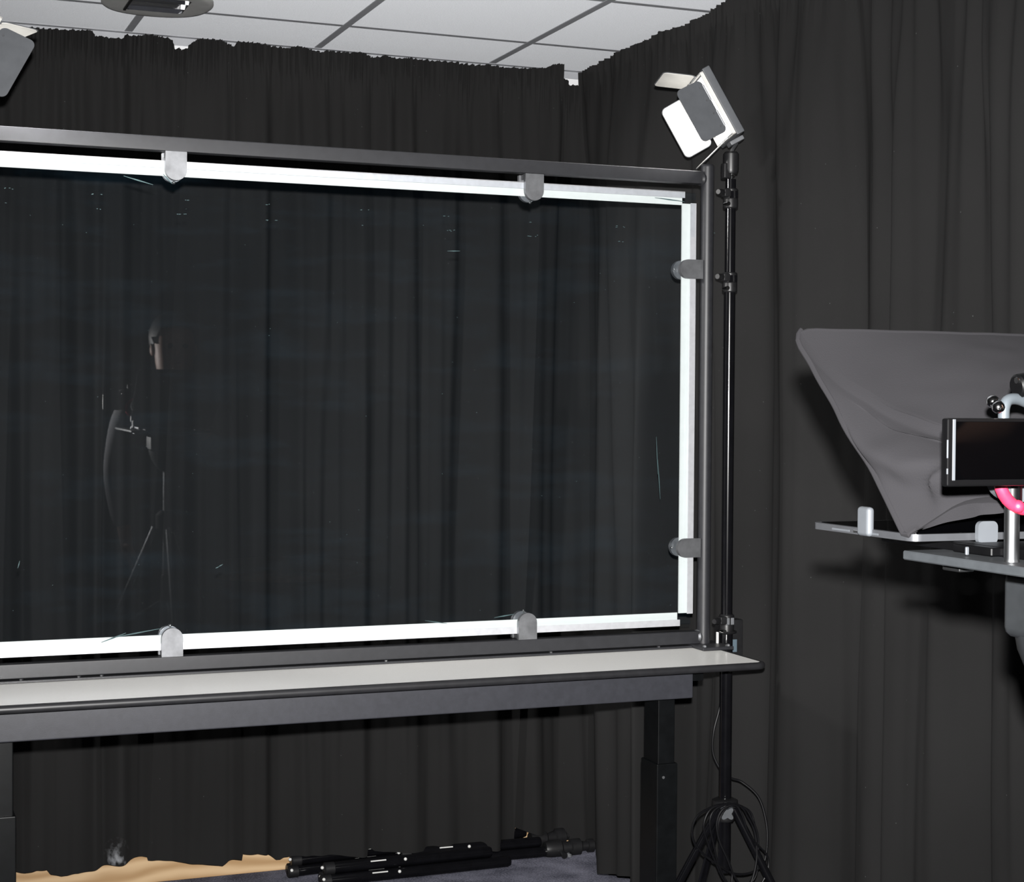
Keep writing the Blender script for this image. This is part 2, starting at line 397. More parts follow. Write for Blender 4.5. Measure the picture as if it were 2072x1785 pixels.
def back_panel(bl, br, tl, tr, yoff, label, material=None, seed=0):
    """panel between hem pixels bl..br and header pixels tl..tr, hung in front of the back wall"""
    n = max(12, int((br-bl)/1.7)); rows = 64; vs = []; fs = []
    YB = 5.185+yoff
    for i in range(n+1):
        s = i/n; xt = tl+(tr-tl)*s; xb = bl+(br-bl)*s
        xb_ = min(max(xb, bl+.02), br-.02)
        jit = 3.0*noise.noise(Vector((xt*.15, seed, 0))) + 1.8*noise.noise(Vector((xt*.6, seed+3, 0)))
        pt = onY(xt, interp(TOPB, xt)+jit, YB); pb = onY(xb, interp(HEMB, xb_), YB)
        for j in range(rows+1):
            t = j/rows; te = t*t*.35+t*.65
            z = pt.z+(pb.z-pt.z)*te
            xx = pt.x+(pb.x-pt.x)*te; xm = xt+(xb-xt)*te
            drop = pt.z-z
            amp = sstep(drop/.5)*.75+.25
            y = pB(xm+11*noise.noise(Vector((te*2.0, 4.3, 1.7)))+9*noise.noise(Vector((te*1.6, xm*.012, .5))))*amp*(1-.25*sstep((drop-1.9)/.6))
            # gathered heading tape, narrow pleats fading downwards
            ga = math.exp(-(drop/(.085+.05*noise.noise(Vector((xm*.03, seed, 8)))))**2)
            y += ga*(.008*math.sin(xt*.55+6*noise.noise(Vector((xt*.03, seed, 5)))) + .006*math.sin(xt*1.31+seed))
            ga2 = math.exp(-((drop-.25)/.28)**2)
            y += ga2*.03*noise.noise(Vector((xm*.035, drop*1.5, seed+9)))
            y += (.055*noise.noise(Vector((xm*.017, drop*.45, 30.5+2)))+.022*noise.noise(Vector((xm*.045, drop*.6, 30.5+21))))*(.35+.65*sstep(drop/.5))+.004*noise.noise(Vector((xm*.05, drop*2.5, seed+4)))*sstep(drop/.4)
            y -= .02*math.exp(-((drop-.05)/.03)**2)*0
            vs.append((xx, YB+.088*math.tanh(y/.088), z))
    for i in range(n):
        for j in range(rows):
            a = i*(rows+1)+j; fs.append((a, a+rows+1, a+rows+2, a+1))
    o = MB().add(vs, fs).build('blackout_curtain', material or curtain_mat, angle=80)
    return tag(o, label, 'curtain', 'black curtain panels around the studio')

back_panel(-200, 332, -200, 386, .004, 'leftmost black curtain panel on the back wall, white dusty smudge at its hem', stain_mat, 1)
back_panel(303, 485, 380, 474, -.03, 'smooth narrow black curtain panel with straight left edge, seen through the glass left half', None, 2)
back_panel(474, 756, 466, 764, .0, 'black curtain panel behind the glass middle, hanging left of the creased one', None, 3)
back_panel(742, 1048, 752, 1092, -.018, 'black curtain panel with crumpled crease below the desk, above the folded stands', None, 4)
back_panel(1044, 1240, 1085, 1225, .03, 'short-hemmed black curtain panel in the room corner, stand knobs showing under it', None, 5)

# right-hand run, on a plane X = const
TOPR = [(1140, 150), (1162, 148), (1178, 144), (1211, 129), (1242, 115), (1295, 91), (1335, 69), (1375, 53), (1420, 32), (1480, 2), (1900, -190), (2600, -560)]
HEMR = [(1150, 1728), (1200, 1733), (1204, 1740), (1206, 1770), (1287, 1777), (1330, 1800), (1700, 2040), (2600, 2740)]
DARKR = [(1177, 1190), (1242, 1256), (1295, 1308), (1380, 1398), (1440, 1452), (1522, 1552), (1714, 1745), (1800, 1820), (1886, 1912), (2003, 2045), (2120, 2150), (2230, 2260), (2370, 2410)]
prs = [1100+2*i for i in range(800)]
profR = profile(DARKR, -0.0021, prs, 30, 1.1)
def pR(x): return interp_fast(profR, (x-1100)/2)
def right_panel(a, b, XB, label, seed, sharp_end=False):
    n = int((b-a)/2.2); rows = 64; vs = []; fs = []
    for i in range(n+1):
        xm = a+(b-a)*i/n
        jit = 3.0*noise.noise(Vector((xm*.15, seed, 0))) + 1.6*noise.noise(Vector((xm*.6, seed+3, 0)))
        # near the corner the cloth hangs forward of the track
        wv = sstep((xm-1196)/14)*(1-sstep((xm-1300)/90)) if a < 1200 else 0
        XF = XB; XB = XF
        Xb_ = XF-.15*wv
        Yc = onX(xm, 850, XF).y; Yb_ = onX(xm, 1400, Xb_).y
        pt = onX(xm, interp(TOPR, xm)+jit, XB)
        zt = pt.z if xm < 1500 else ZC-.02+.004*jit*.4
        zb = onX(xm, interp(HEMR, xm), Xb_).z if xm < 1330 else .012
        zb = max(zb, .012)
        for j in range(rows+1):
            t = j/rows; te = t*t*.35+t*.65
            z = zt+(zb-zt)*te; drop = zt-z
            amp = sstep(drop/.6)*.8+.2
            xx = pR(xm+9*noise.noise(Vector((te*1.7, 4.3, 1.7)))+8*noise.noise(Vector((te*1.5, xm*.01, .5))))*amp
            ga = math.exp(-(drop/(.085+.05*noise.noise(Vector((xm*.03, seed, 8)))))**2)
            xx += ga*(.005*math.sin(xm*.45+6*noise.noise(Vector((xm*.03, seed, 5)))) + .006*math.sin(xm*1.1+seed))
            xx += .014*math.exp(-((drop-.25)/.3)**2)*noise.noise(Vector((xm*.04, drop*1.5, seed+9)))*1.5
            xx += (.075*noise.noise(Vector((xm*.014, drop*.4, 30.5+2)))+.024*noise.noise(Vector((xm*.04, drop*.6, 30.5+21))))*(.35+.65*sstep(drop/.5))+.004*noise.noise(Vector((xm*.05, drop*2.5, seed+4)))*sstep(drop/.4)
            q_ = sstep(drop/1.2); vs.append((XF+(Xb_-XF)*q_+.075*math.tanh(xx/.075), Yc+(Yb_-Yc)*q_, z))
    for i in range(n):
        for j in range(rows):
            q = i*(rows+1)+j; fs.append((q, q+rows+1, q+rows+2, q+1))
    o = MB().add(vs, fs).build('blackout_curtain', curtain_mat, angle=80)
    return tag(o, label, 'curtain', 'black curtain panels around the studio')
def side_run(ya, yb, XB, label, seed):
    n = int((yb-ya)/.008); rows = 20; vs = []; fs = []
    for i in range(n+1):
        Y = ya+(yb-ya)*i/n
        for j in range(rows+1):
            t = j/rows; z = .012+(ZC-.03-.012)*(1-t)
            x = XB+.03*math.sin(Y*26+1.5*noise.noise(Vector((Y*2, t, seed))))*(.3+.7*t)+.015*noise.noise(Vector((Y*4, t*2, seed)))
            vs.append((x, Y, z))
    for i in range(n):
        for j in range(rows):
            q = i*(rows+1)+j; fs.append((q, q+rows+1, q+rows+2, q+1))
    o = MB().add(vs, fs).build('blackout_curtain', curtain_mat, angle=80)
    return tag(o, label, 'curtain', 'black curtain panels around the studio')
side_run(-2.5, 2.26, 2.35, 'black curtain on the right wall beside the viewer, beyond the frame edge', 12)
right_panel(1158, 1718, 2.285, 'long black curtain on the right wall, behind the tall light stand', 6)
right_panel(1692, 2560, 2.312, 'black curtain on the right wall nearest the viewer, behind the camera hood', 8)

# ------------------------------------------------------------------ desk
DZ = .892; DX0, DX1, DYF, DYR = .135, 2.078, 3.550, 3.905
desk = thing('standing_desk', 'long narrow height-adjustable desk with white top and black rounded edge', 'desk', (1.1, 3.72, 0))
MB().prism(rrect(DX0+.012, DX1-.012, DYF+.012, DYR-.012, .018), 'z', DZ-.016, DZ).build('desktop', laminate, desk)
bm_ = MB()
path = rrect(DX0+.006, DX1-.006, DYF+.006, DYR-.006, .024, 6)
rings = []
for k in range(9):
    q = math.pi*(k/8-.5); off = .0062*math.cos(q)+.0008; zz = DZ-.0080+.0083*math.sin(q)
    rings.append([(x, y, zz, off) for x, y in path])
cxm, cym = (DX0+DX1)/2, (DYF+DYR)/2
vs = []; n_ = len(path)
for R_ in rings:
    for i, (x, y, z, off) in enumerate(R_):
        a = Vector(path[i-1]); b = Vector(path[(i+1) % n_]); t = (b-a).normalized(); nn = Vector((t.y, -t.x))
        vs.append((x+nn.x*off, y+nn.y*off, z))
fs = [(k*n_+i, k*n_+(i+1) % n_, (k+1)*n_+(i+1) % n_, (k+1)*n_+i) for k in range(8) for i in range(n_)]
# inner lip
for k in (0, 8):
    base = len(vs)
    for i in range(n_):
        a = Vector(path[i-1]); b = Vector(path[(i+1) % n_]); t = (b-a).normalized(); nn = Vector((t.y, -t.x))
        v = vs[k*n_+i]; vs.append((path[i][0]-nn.x*.0065, path[i][1]-nn.y*.0065, v[2]+(.0003 if k else -.0003)))
    fs += [(k*n_+i, k*n_+(i+1) % n_, base+(i+1) % n_, base+i) for i in range(n_)]
MB().add(vs, fs).build('edge_band', edge_rubber, desk, angle=60)
MB().box((.22, 3.622, .803), (1.908, 3.662, .8745), .004).build('front_beam', beam_metal, desk)
MB().box((.22, 3.80, .815), (1.908, 3.84, .8745), .004).build('rear_beam', beam_metal, desk)
for sx in (1.915, .17):
    MB().prism([(3.64, .8745), (3.88, .8745), (3.88, .856), (3.72, .842), (3.64, .842)], 'x', sx, sx+.03).build('support_arm', leg_black, desk)
    MB().box((sx-.04 if sx < 1 else sx+.03, 3.70, .858), (sx if sx < 1 else sx+.10, 3.74, .8745), .002).build('support_tab', leg_black, desk)
for lx in (1.836, .268):
    lg = MB().box((lx, 3.667, .50), (lx+.046, 3.747, .803), .003).build('leg', leg_black, desk)
    MB().box((lx-.005, 3.661, .045), (lx+.0515, 3.753, .638), .003).build('leg_sleeve', leg_black, lg)
    MB().cyl((lx+.012, 3.6595, .605), (lx+.012, 3.6615, .605), .0035, n=12).build('screw', steel, lg)
    MB().box((lx-.012, 3.44, .0), (lx+.058, 3.99, .045), .008).build('foot_bar', leg_black, lg)
MB().cyl((1.985, 3.575, .872), (1.985, 3.575, .8755), .004, n=12).build('screw', chrome, desk)

# ------------------------------------------------------------------ glass board
GY = 3.862
board = thing('glass_lightboard', 'large clear glass writing board in black steel frame with lit edges, standing on desk', 'glass board', (1.11, GY, DZ))
PZ = 2.142
postx = (2.058, .162)
for px_ in postx:
    MB().rod((px_, GY-.008, DZ+.008), (px_, GY-.008, PZ), [(0, .0175), (.994, .0175), (.998, .0165), (1, .014)], 28).build('post', black_metal, board)
    fp = MB().box((px_-.044, GY-.092, DZ+.0005), (px_+.044, GY+.036, DZ+.009), .001, 1).build('foot_plate', black_metal, board)
    for dx in (-.034, .034):
        for dy in (-.08, .026):
            MB().cyl((px_+dx, GY+dy, DZ+.009), (px_+dx, GY+dy, DZ+.0125), .005, n=6).ball((px_+dx, GY+dy, DZ+.0125), .0045, sz=.5, sub=1).build('bolt', steel, fp)
RX0, RX1 = .178, 2.042
MB().box((RX0, GY-.022, 2.090), (RX1, GY+.010, 2.1225), .0022).build('top_rail', black_metal, board)
MB().box((RX0, GY-.022, .9012), (RX1, GY+.010, .9335), .0022).build('bottom_rail', black_metal, board)
fl_ = MB().box((.206, GY-.030, DZ+.0005), (2.014, GY+.02, DZ+.006), .0008, 1).build('rail_flange', black_metal, board)
for bx in (.345, .52, .47, 1.19, 1.62, 1.92):
    MB().cyl((bx, GY-.026, DZ+.006), (bx, GY-.026, DZ+.0095), .0045, n=6).build('bolt', black_metal, fl_)
for cx_, cz_, sg in ((2.042, 2.104, 1), (2.042, .918, 1)):
    MB().rod((cx_-.006, GY-.007, cz_), (cx_+.006, GY-.007, cz_), [(0, .017), (.5, .019), (1, .0165)], 16).build('weld_bead', steel if cz_ < 1 else black_metal, board)
GX0, GX1, GZ0, GZ1 = .205, 2.024, .9505, 2.0665
lean = math.tan(math.radians(.45))*(GZ1-GZ0)/2        # the pane leans a touch towards the desk front
gp = [(x, GY+dy+sg*lean, z) for z, sg in ((GZ0, 1), (GZ1, -1)) for x, dy in ((GX0, -.004), (GX1, -.004), (GX1, .004), (GX0, .004))]
MB().add(gp, [(0, 1, 5, 4), (1, 2, 6, 5), (2, 3, 7, 6), (3, 0, 4, 7), (3, 2, 1, 0), (4, 5, 6, 7)]).build('glass_pane', glass_m, board, smooth=False)
def strip(axis, a0, a1, e, sg):
    # e = outer glass edge coordinate, sg = +1 if the glass lies towards smaller values
    d = -sg
    def bx(mb, lo_u, hi_u, y0, y1):
        u0, u1 = sorted((lo_u, hi_u))
        if axis == 'x': mb.box((a0, y0, u0), (a1, y1, u1))
        else: mb.box((u0, y0, a0), (u1, y1, a1))
        return mb
    ch = bx(MB(), e+sg*.003, e+d*.0135, GY-.0075, GY-.0055); bx(ch, e+sg*.003, e+d*.017, GY+.0165, GY+.019); bx(ch, e+sg*.001, e+sg*.003, GY-.0075, GY+.019)
    c = ch.build('led_channel', alum, board, smooth=False)
    bx(MB(), e+sg*.0005, e+d*.030, GY+.0085, GY+.0125).build('led_strip', led_strip_m, c, smooth=False)
strip('x', GX0+.02, GX1-.030, GZ1, 1)
strip('x', GX0+.02, GX1-.034, GZ0, -1)
strip('z', GZ0+.028, GZ1-.026, GX1, 1)
strip('z', GZ0+.03, GZ1-.03, GX0, -1)
def dshape(r, L, n=14):        # flat at y = 0, round end at y = L
    pts = [(-r, 0), (r, 0)]
    for i in range(n+1):
        t = math.pi*i/n; pts.append((r*math.cos(t), L-r+r*math.sin(t)))
    return pts
def clamp(x, z, ang, nm):
    # ang: direction the round end points to (deg, in XZ)
    mt = Matrix.Translation((x, 0, z)) @ Matrix.Rotation(-math.radians(ang-90), 4, 'Y')
    c = MB().prism(dshape(.0245, .0660), 'y', GY-.0205, GY-.0085, mt).build('clamp', steel, board)
    MB().prism(dshape(.0245, .0660), 'y', GY+.0215, GY+.0335, mt).build('clamp_back_jaw', steel, c)
    MB().prism(rrect(-.022, .022, 0, .012, .002), 'y', GY-.0085, GY+.0215, mt).build('clamp_bridge', steel, c)
    v = mt @ Vector((0, 0, .068))
    MB().ball((v.x, GY+.01, v.z), .004, sub=2).build('grub_screw', chrome, c)
for x, ang, z in ((.686, -90, 2.0905), (1.570, -90, 2.0895)): clamp(x, z, ang, '')
for x, z in ((.680, .9335), (1.560, .9335)): clamp(x, z, 90, '')
for z in (1.870, 1.150): clamp(2.0415, z, 180, '')
for z in (1.870, 1.150): clamp(.1785, z, 0, '')
# old marker marks and dust on the pane, plus LED glints drawn as dashes
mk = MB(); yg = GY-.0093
def streak(x0, y0, x1, y1, w):
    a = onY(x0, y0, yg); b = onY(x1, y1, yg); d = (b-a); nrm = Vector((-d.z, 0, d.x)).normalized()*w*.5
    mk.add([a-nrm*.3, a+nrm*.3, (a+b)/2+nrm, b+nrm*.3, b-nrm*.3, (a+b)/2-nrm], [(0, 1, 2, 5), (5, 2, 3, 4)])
for k in range(9):  # dash groups painted in for sparkling reflections of the LED strip
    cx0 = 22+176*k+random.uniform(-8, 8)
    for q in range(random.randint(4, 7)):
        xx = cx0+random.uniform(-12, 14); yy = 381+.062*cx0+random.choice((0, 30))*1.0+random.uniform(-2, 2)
        streak(xx, yy, xx+random.uniform(2, 6), yy+random.uniform(-.3, .5), .0014)
for a in ((436, 1150, 443, 1147), (442, 1147, 451, 1142), (905, 508, 931, 508), (1328, 884, 1331, 960), (1331, 930, 1336, 1010), (40, 1135, 36, 1150), (860, 1256, 905, 1262)):
    streak(*a, .0022)
for a in ((205, 1300, 255, 1281), (225, 1291, 325, 1272), (1000, 1250, 1040, 1243), (330, 352, 348, 372), (250, 356, 310, 374), (1325, 400, 1385, 408)):
    streak(*a, .003)
for k in range(60):
    xx = random.uniform(10, 1370); yy = random.uniform(420, 1240); streak(xx, yy, xx+random.uniform(1, 2.4), yy+random.uniform(-1, 1), .0009)
mk_m = mat('dried_residue_and_glints', (.045, .085, .09), .7, nscale=30, namt=.2)
mo = mk.build('residue_and_led_glints', mk_m, board, smooth=False); mo['kind'] = 'stuff'

# ------------------------------------------------------------------ barn-door LED lamp (local frame: +x faces the subject, y across, z up)
def rotm(axis, deg): return Matrix.Rotation(math.radians(deg), 4, axis)
LED_W = 8
def lamp(label, P, nh, tilt, near, ang):
    nh = Vector(nh).normalized(); z = Vector((0, 0, 1))
    n = nh*math.cos(tilt) - z*math.sin(tilt); b = Vector((near[0], near[1], 0)).normalized(); b = (b - n*b.dot(n)).normalized(); a = b.cross(n) if b.cross(n).z > 0 else n.cross(b)
    T = Matrix((n, b, a)).transposed().to_4x4(); T.translation = Vector(P)
    root = thing('led_panel_light', label, 'studio light', P, 'barn-door lights either side of the glass board')
    hw, hh = .088, .096
    MB().box((-.022, -hw, -hh), (0, hw, hh), .003, 2, T).build('housing', door_grey, root)
    MB().box((-.034, -.055, -.075), (-.022, .055, .06), .003, 2, T).build('rear_control_box', black_plastic, root)
    fr = MB()
    for lo, hi in (((0, -hw+.004, -hh+.006), (.009, -hw+.007, hh-.006)), ((0, hw-.007, -hh+.006), (.009, hw-.004, hh-.006)), ((0, -hw+.004, -hh+.006), (.009, hw-.004, -hh+.009)), ((0, -hw+.004, hh-.009), (.009, hw-.004, hh-.006))):
        fr.box(lo, hi, 0, 1, T)
    fr.build('barn_door_frame', door_white, root)
    MB().box((.0005, -hw+.012, -hh+.014), (.003, hw-.012, hh-.014), 0, 1, T).build('led_face', led_face_m, root)
    # doors: hinge line at the frame edge, opened by its own angle away from straight ahead
    def door(side, op, L, wd):
        e = {'near': (-hw+.005), 'far': (hw-.005), 'top': hh-.007, 'bottom': -hh+.007}[side]
        poly = rrect(0, L, -wd, wd, .014, 5)
        if side in ('near', 'far'):
            sg = -1 if side == 'near' else 1
            D = T @ Matrix.Translation((.017, e, 0)) @ rotm('Z', sg*op)
            out = MB().prism(poly, 'y', sg*.0002, sg*.0016, D); inn = MB().prism(rrect(.002, L-.002, -wd+.002, wd-.002, .013, 5), 'y', -sg*.0010, sg*.0001, D)
            hing = [(0, .0, q) for q in (-wd*.5, wd*.5)]
            scr = [((.012, sg*.0016, q), (.012, sg*.0032, q)) for q in (-wd*.75, -wd*.25, wd*.25, wd*.75)]
        else:
            sg = 1 if side == 'top' else -1
            D = T @ Matrix.Translation((.017, 0, e)) @ rotm('Y', -sg*op)
            out = MB().prism(poly, 'z', sg*.0002, sg*.0016, D); inn = MB().prism(rrect(.002, L-.002, -wd+.002, wd-.002, .013, 5), 'z', -sg*.0010, sg*.0001, D)
            hing = [(0, q, 0) for q in (-wd*.5, wd*.5)]
            scr = [((.012, q, sg*.0016), (.012, q, sg*.0032)) for q in (-wd*.6, wd*.6)]
        d = out.build('barn_door', door_grey, root); inn.build('door_lining', door_white, d)
        for h in hing:
            h = Vector(h); ax = Vector((0, 0, .022)) if side in ('near', 'far') else Vector((0, .022, 0))
            MB().cyl(D @ (h-ax), D @ (h+ax), .0028, n=10).build('hinge', steel, d)
        for s0, s1 in scr: MB().cyl(D @ Vector(s0), D @ Vector(s1), .0026, n=10).build('rivet', steel, d)
    door('near', ang[0], .080, .074); door('far', ang[1], .080, .074); door('top', ang[2], .085, .070); door('bottom', ang[3], .085, .070)
    # the panel's own forward beam
    al = bpy.data.lights.new('led_beam', 'AREA'); al.shape = 'RECTANGLE'; al.size = 2*hw-.03; al.size_y = 2*hh-.035; al.energy = LED_W; al.spread = math.radians(75); al.color = (1, .985, .96)
    alo = bpy.data.objects.new('led_beam', al); COL.objects.link(alo)
    alo.matrix_world = Matrix.Translation(T @ Vector((.0045, 0, 0)) ) @ n.to_track_quat('Z', 'Y').to_matrix().to_4x4() @ Matrix.Rotation(math.pi, 4, 'X')
    # yoke foot below the housing
    q = T @ Vector((-.018, 0, -hh))
    kn = MB().box((-.034, -.02, -hh-.012), (.006, .02, -hh), .003, 2, T)
    kn.build('mount_shoe', midgrey_plastic, root)
    return root, T @ Vector((-.014, 0, -hh-.012))
SX, SY = 2.116, 3.835
fwh = Vector((FW.x, FW.y, 0)).normalized(); rth = Vector((RT.x, RT.y, 0)).normalized()
PR = onY(1441, 222, SY+.055); 
lampR, shoeR = lamp('grey barn-door LED light on tall stand, doors open, at right of glass board', PR, tuple(-rth*.97-fwh*.13), math.radians(29), tuple(fwh), (14, 16, 34, 16))
LX, LY = .215, 3.835
PL = onY(-72, 112, LY)
lampL, shoeL = lamp('grey barn-door LED light cut off by the top left corner', PL, (.93, .30, 0), math.radians(29), (-.30, .93), (30, 16, 24, 16))

# ------------------------------------------------------------------ light stands
def light_stand(label, X, Y, shoe, grp):
    s = thing('light_stand', label, 'light stand', (X, Y, 0), grp)
    top = 2.105
    MB().rod((X, Y, .30), (X, Y, .862+.09), [(0, .0165), (1, .0165)], 24).build('pole_section', gloss_black, s)
    MB().rod((X, Y, .94), (X, Y, 1.845), [(0, .0148), (1, .0148)], 24).build('pole_section', gloss_black, s)
    MB().rod((X, Y, 1.83), (X, Y, top), [(0, .0135), (1, .0135)], 24).build('pole_section', gloss_black, s)
    sp = MB().rod((X+.002, Y, top-.01), (X+.002, Y, top+.035), [(0, .006), (.4, .0045), (.45, .009), (.52, .009), (.56, .0045), (1, .0045)], 14).build('spigot', chrome, s)
    MB().rod((X, Y, 2.118), (X, Y, 2.176), [(0, .008), (.03, .017), (.2, .0205), (.9, .0205), (1, .016)], 24).box((X-.025, Y-.012, 2.106), (X-.004, Y+.012, 2.146), .004).build('tilt_head', black_plastic, s)
    MB().tube([(X, Y, 2.17), (X+(shoe.x-X)*.3, Y+(shoe.y-Y)*.3, 2.185), shoe], .0045, 10).build('mount_pin', steel, s)
    for z in (2.055, 1.838, .905+.045):
        c = MB().rod((X, Y, z-.026), (X, Y, z+.026), [(0, .0165), (.06, .0195), (.45, .0195), (.5, .018), (.55, .0195), (.94, .0195), (1, .0165)], 24).build('collar', black_plastic, s)
        d = Vector((-.86, -.5, 0))
        p = Vector((X, Y, z+.012)); MB().box((X-.031, Y-.026, z+.002), (X-.012, Y-.004, z+.022), .003).build('clamp_lug', black_plastic, c)
        a = p+d*.02; MB().rod(a, p+d*.062, [(0, .004), (.35, .004), (.4, .007), (.6, .0085), (1, .0065)], 12).build('clamp_knob', black_plastic, c)
        MB().cyl(p+Vector((-.020, -.027, -.028)), p+Vector((-.020, -.0255+.02, -.028)), .0052, n=12).build('collar_bolt', chrome, c)
        MB().box((X-.013, Y-.021, z+.0), (X-.002, Y-.0165, z+.018), .001, 1).box((X+.002, Y-.021, z), (X+.011, Y-.0165, z+.018), .001, 1).build('collar_plate', midgrey_plastic if z < 1 else gloss_black, c)
    hz = .480
    MB().rod((X, Y, hz-.045), (X, Y, hz+.015), [(0, .022), (.1, .026), (.6, .026), (.65, .034), (.9, .034), (1, .022)], 24).build('hub', black_plastic, s)
    # grey star knob facing the viewer
    kd = Vector((-.35, -.94, 0)); kc = Vector((X, Y, hz-.016))+kd*.036
    t1 = Vector((kd.y, -kd.x, 0)); t2 = Vector((0, 0, 1)); poly = []
    for i in range(40):
        q = 2*math.pi*i/40; rr = .0165+.0050*math.cos(4*(q-math.pi/4)); poly.append((rr*math.cos(q), rr*math.sin(q)))
    vs = [kc+t1*a+t2*b for a, b in poly]+[kc+kd*.012+t1*a*.9+t2*b*.9 for a, b in poly]
    fs = [(i, (i+1) % 40, 40+(i+1) % 40, 40+i) for i in range(40)]+[tuple(range(39, -1, -1)), tuple(range(40, 80))]
    MB().add(vs, fs).build('star_knob', grey_plastic, s)
    for ang, rad in ((-40, .27), (200, .44), (80, .32)):
        dr = Vector((math.cos(math.radians(ang)), math.sin(math.radians(ang)), 0))
        a = Vector((X, Y, hz-.012))+dr*.024; b = Vector((X, Y, .012))+dr*rad
        l = MB().rod(a, b, [(0, .0105), (1, .0105)], 16).build('leg', gloss_black, s)
        MB().ball(b, .016, sub=2).build('rubber_foot', black_plastic, l)
        m_ = a.lerp(b, .62)
        MB().box((-.0015, -.006, 0), (.0015, .006, 1)).v  # flat brace built below
        c0 = Vector((X, Y, .13))
        MB().tube([c0+dr*.015, m_], .004, 8).build('brace', gloss_black, s)
    MB().rod((X, Y, .10), (X, Y, .16), [(0, .015), (.2, .021), (.8, .021), (1, .015)], 20).build('lower_collar', black_plastic, s)
    return s
st1 = light_stand('tall black light stand behind the right end of the desk, legs splayed', SX, SY, shoeR, 'light stands carrying the LED lights')
st2 = light_stand('black light stand under the top left LED light, outside the frame', LX-.10, LY+.06, shoeL, 'light stands carrying the LED lights')

# power adapter strapped to the stand
pa = thing('power_adapter', 'black power adapter box strapped to the stand behind the desk end', 'power adapter', (SX+.026, SY+.032, .905))
MB().box((SX-.006, SY+.0215, .845), (SX+.062, SY+.056, .957), .004).build('case', black_plastic, pa)
MB().box((SX+.030, SY+.0205, .872), (SX+.043, SY+.0218, .905), .0004, 1).build('rating_sticker', mat('blue_grey_sticker', (.10, .14, .17), .5, nscale=40, namt=.1), pa)
MB().box((SX-.029, SY-.004, .898), (SX-.0245, SY+.004, .930), .001, 1).build('white_tag', label_white, pa)
MB().tube([(SX+.024*math.cos(q*.35), SY+.024*math.sin(q*.35), .93) for q in range(18)], .003, 6, True).build('strap', black_plastic, pa)

# power cable: drop from the adapter, sweep round the pole and hang as a coil from the hub
def catmull(P, k=10, closed=False):
    P = [Vector(p) for p in P]; n = len(P); out = []
    rng = range(n if closed else n-1)
    for i in rng:
        p0, p1, p2, p3 = (P[(i-1) % n], P[i], P[(i+1) % n], P[(i+2) % n]) if closed else (P[max(i-1, 0)], P[i], P[i+1], P[min(i+2, n-1)])
        for j in range(k):
            t = j/k; out.append(.5*((2*p1)+(p2-p0)*t+(2*p0-5*p1+4*p2-p3)*t*t+(3*p1-p0-3*p2+p3)*t**3))
    if not closed: out.append(P[-1])
    return out
cable_m = mat('black_cable_jacket', (.005, .005, .006), .3, spec=.5, nscale=60, namt=.2)
cable = thing('power_cable', 'black power cable dropping down the stand and coiled over its hub', 'cable', (SX, SY, .45))
drop = [onY(1461, 1345, SY+.04), onY(1458, 1420, SY+.045), onY(1444, 1480, SY+.045), onY(1443, 1525, SY+.045), onY(1462, 1563, SY+.035), onY(1480, 1575, SY+.03), onY(1502, 1583, SY+.02), onY(1534, 1612, SY-.01), onY(1549, 1655, SY-.03), onY(1553, 1700, SY-.045), onY(1546, 1745, SY-.05), onY(1520, 1766, SY-.05), onY(1485, 1768, SY-.05), onY(1455, 1752, SY-.05), onY(1425, 1730, SY-.048), onY(1405, 1705, SY-.05), onY(1401, 1675, SY-.05), onY(1415, 1648, SY-.05), onY(1450, 1630, SY-.045), onY(1478, 1626, SY-.046)]
MB().tube(catmull(drop, 8), .0030, 8).build('lead', cable_m, cable)
lp = [
 [(1478, 1628), (1440, 1636), (1424, 1668), (1432, 1705), (1448, 1745), (1468, 1785), (1500, 1800), (1530, 1770), (1533, 1710), (1527, 1670), (1515, 1640)],
 [(1475, 1627), (1445, 1640), (1436, 1665), (1444, 1710), (1456, 1755), (1480, 1795), (1515, 1790), (1532, 1740), (1533, 1690), (1520, 1655), (1505, 1634)],
 [(1482, 1627), (1462, 1645), (1453, 1672), (1458, 1705), (1472, 1735), (1481, 1765), (1482, 1792), (1500, 1815), (1520, 1785), (1531, 1735), (1527, 1685), (1512, 1652), (1500, 1633)],
 [(1488, 1630), (1502, 1650), (1512, 1680), (1528, 1705), (1548, 1725), (1555, 1745), (1548, 1775), (1520, 1810), (1490, 1780), (1470, 1735), (1455, 1700), (1450, 1665), (1462, 1638)],
]
for k, L_ in enumerate(lp):
    pts = [onY(x, y, SY-.047-.007*k-.004*math.sin(i)) for i, (x, y) in enumerate(L_)]
    MB().tube(catmull(pts, 7, True), .0028, 8, True).build('cable_loop', cable_m, cable)

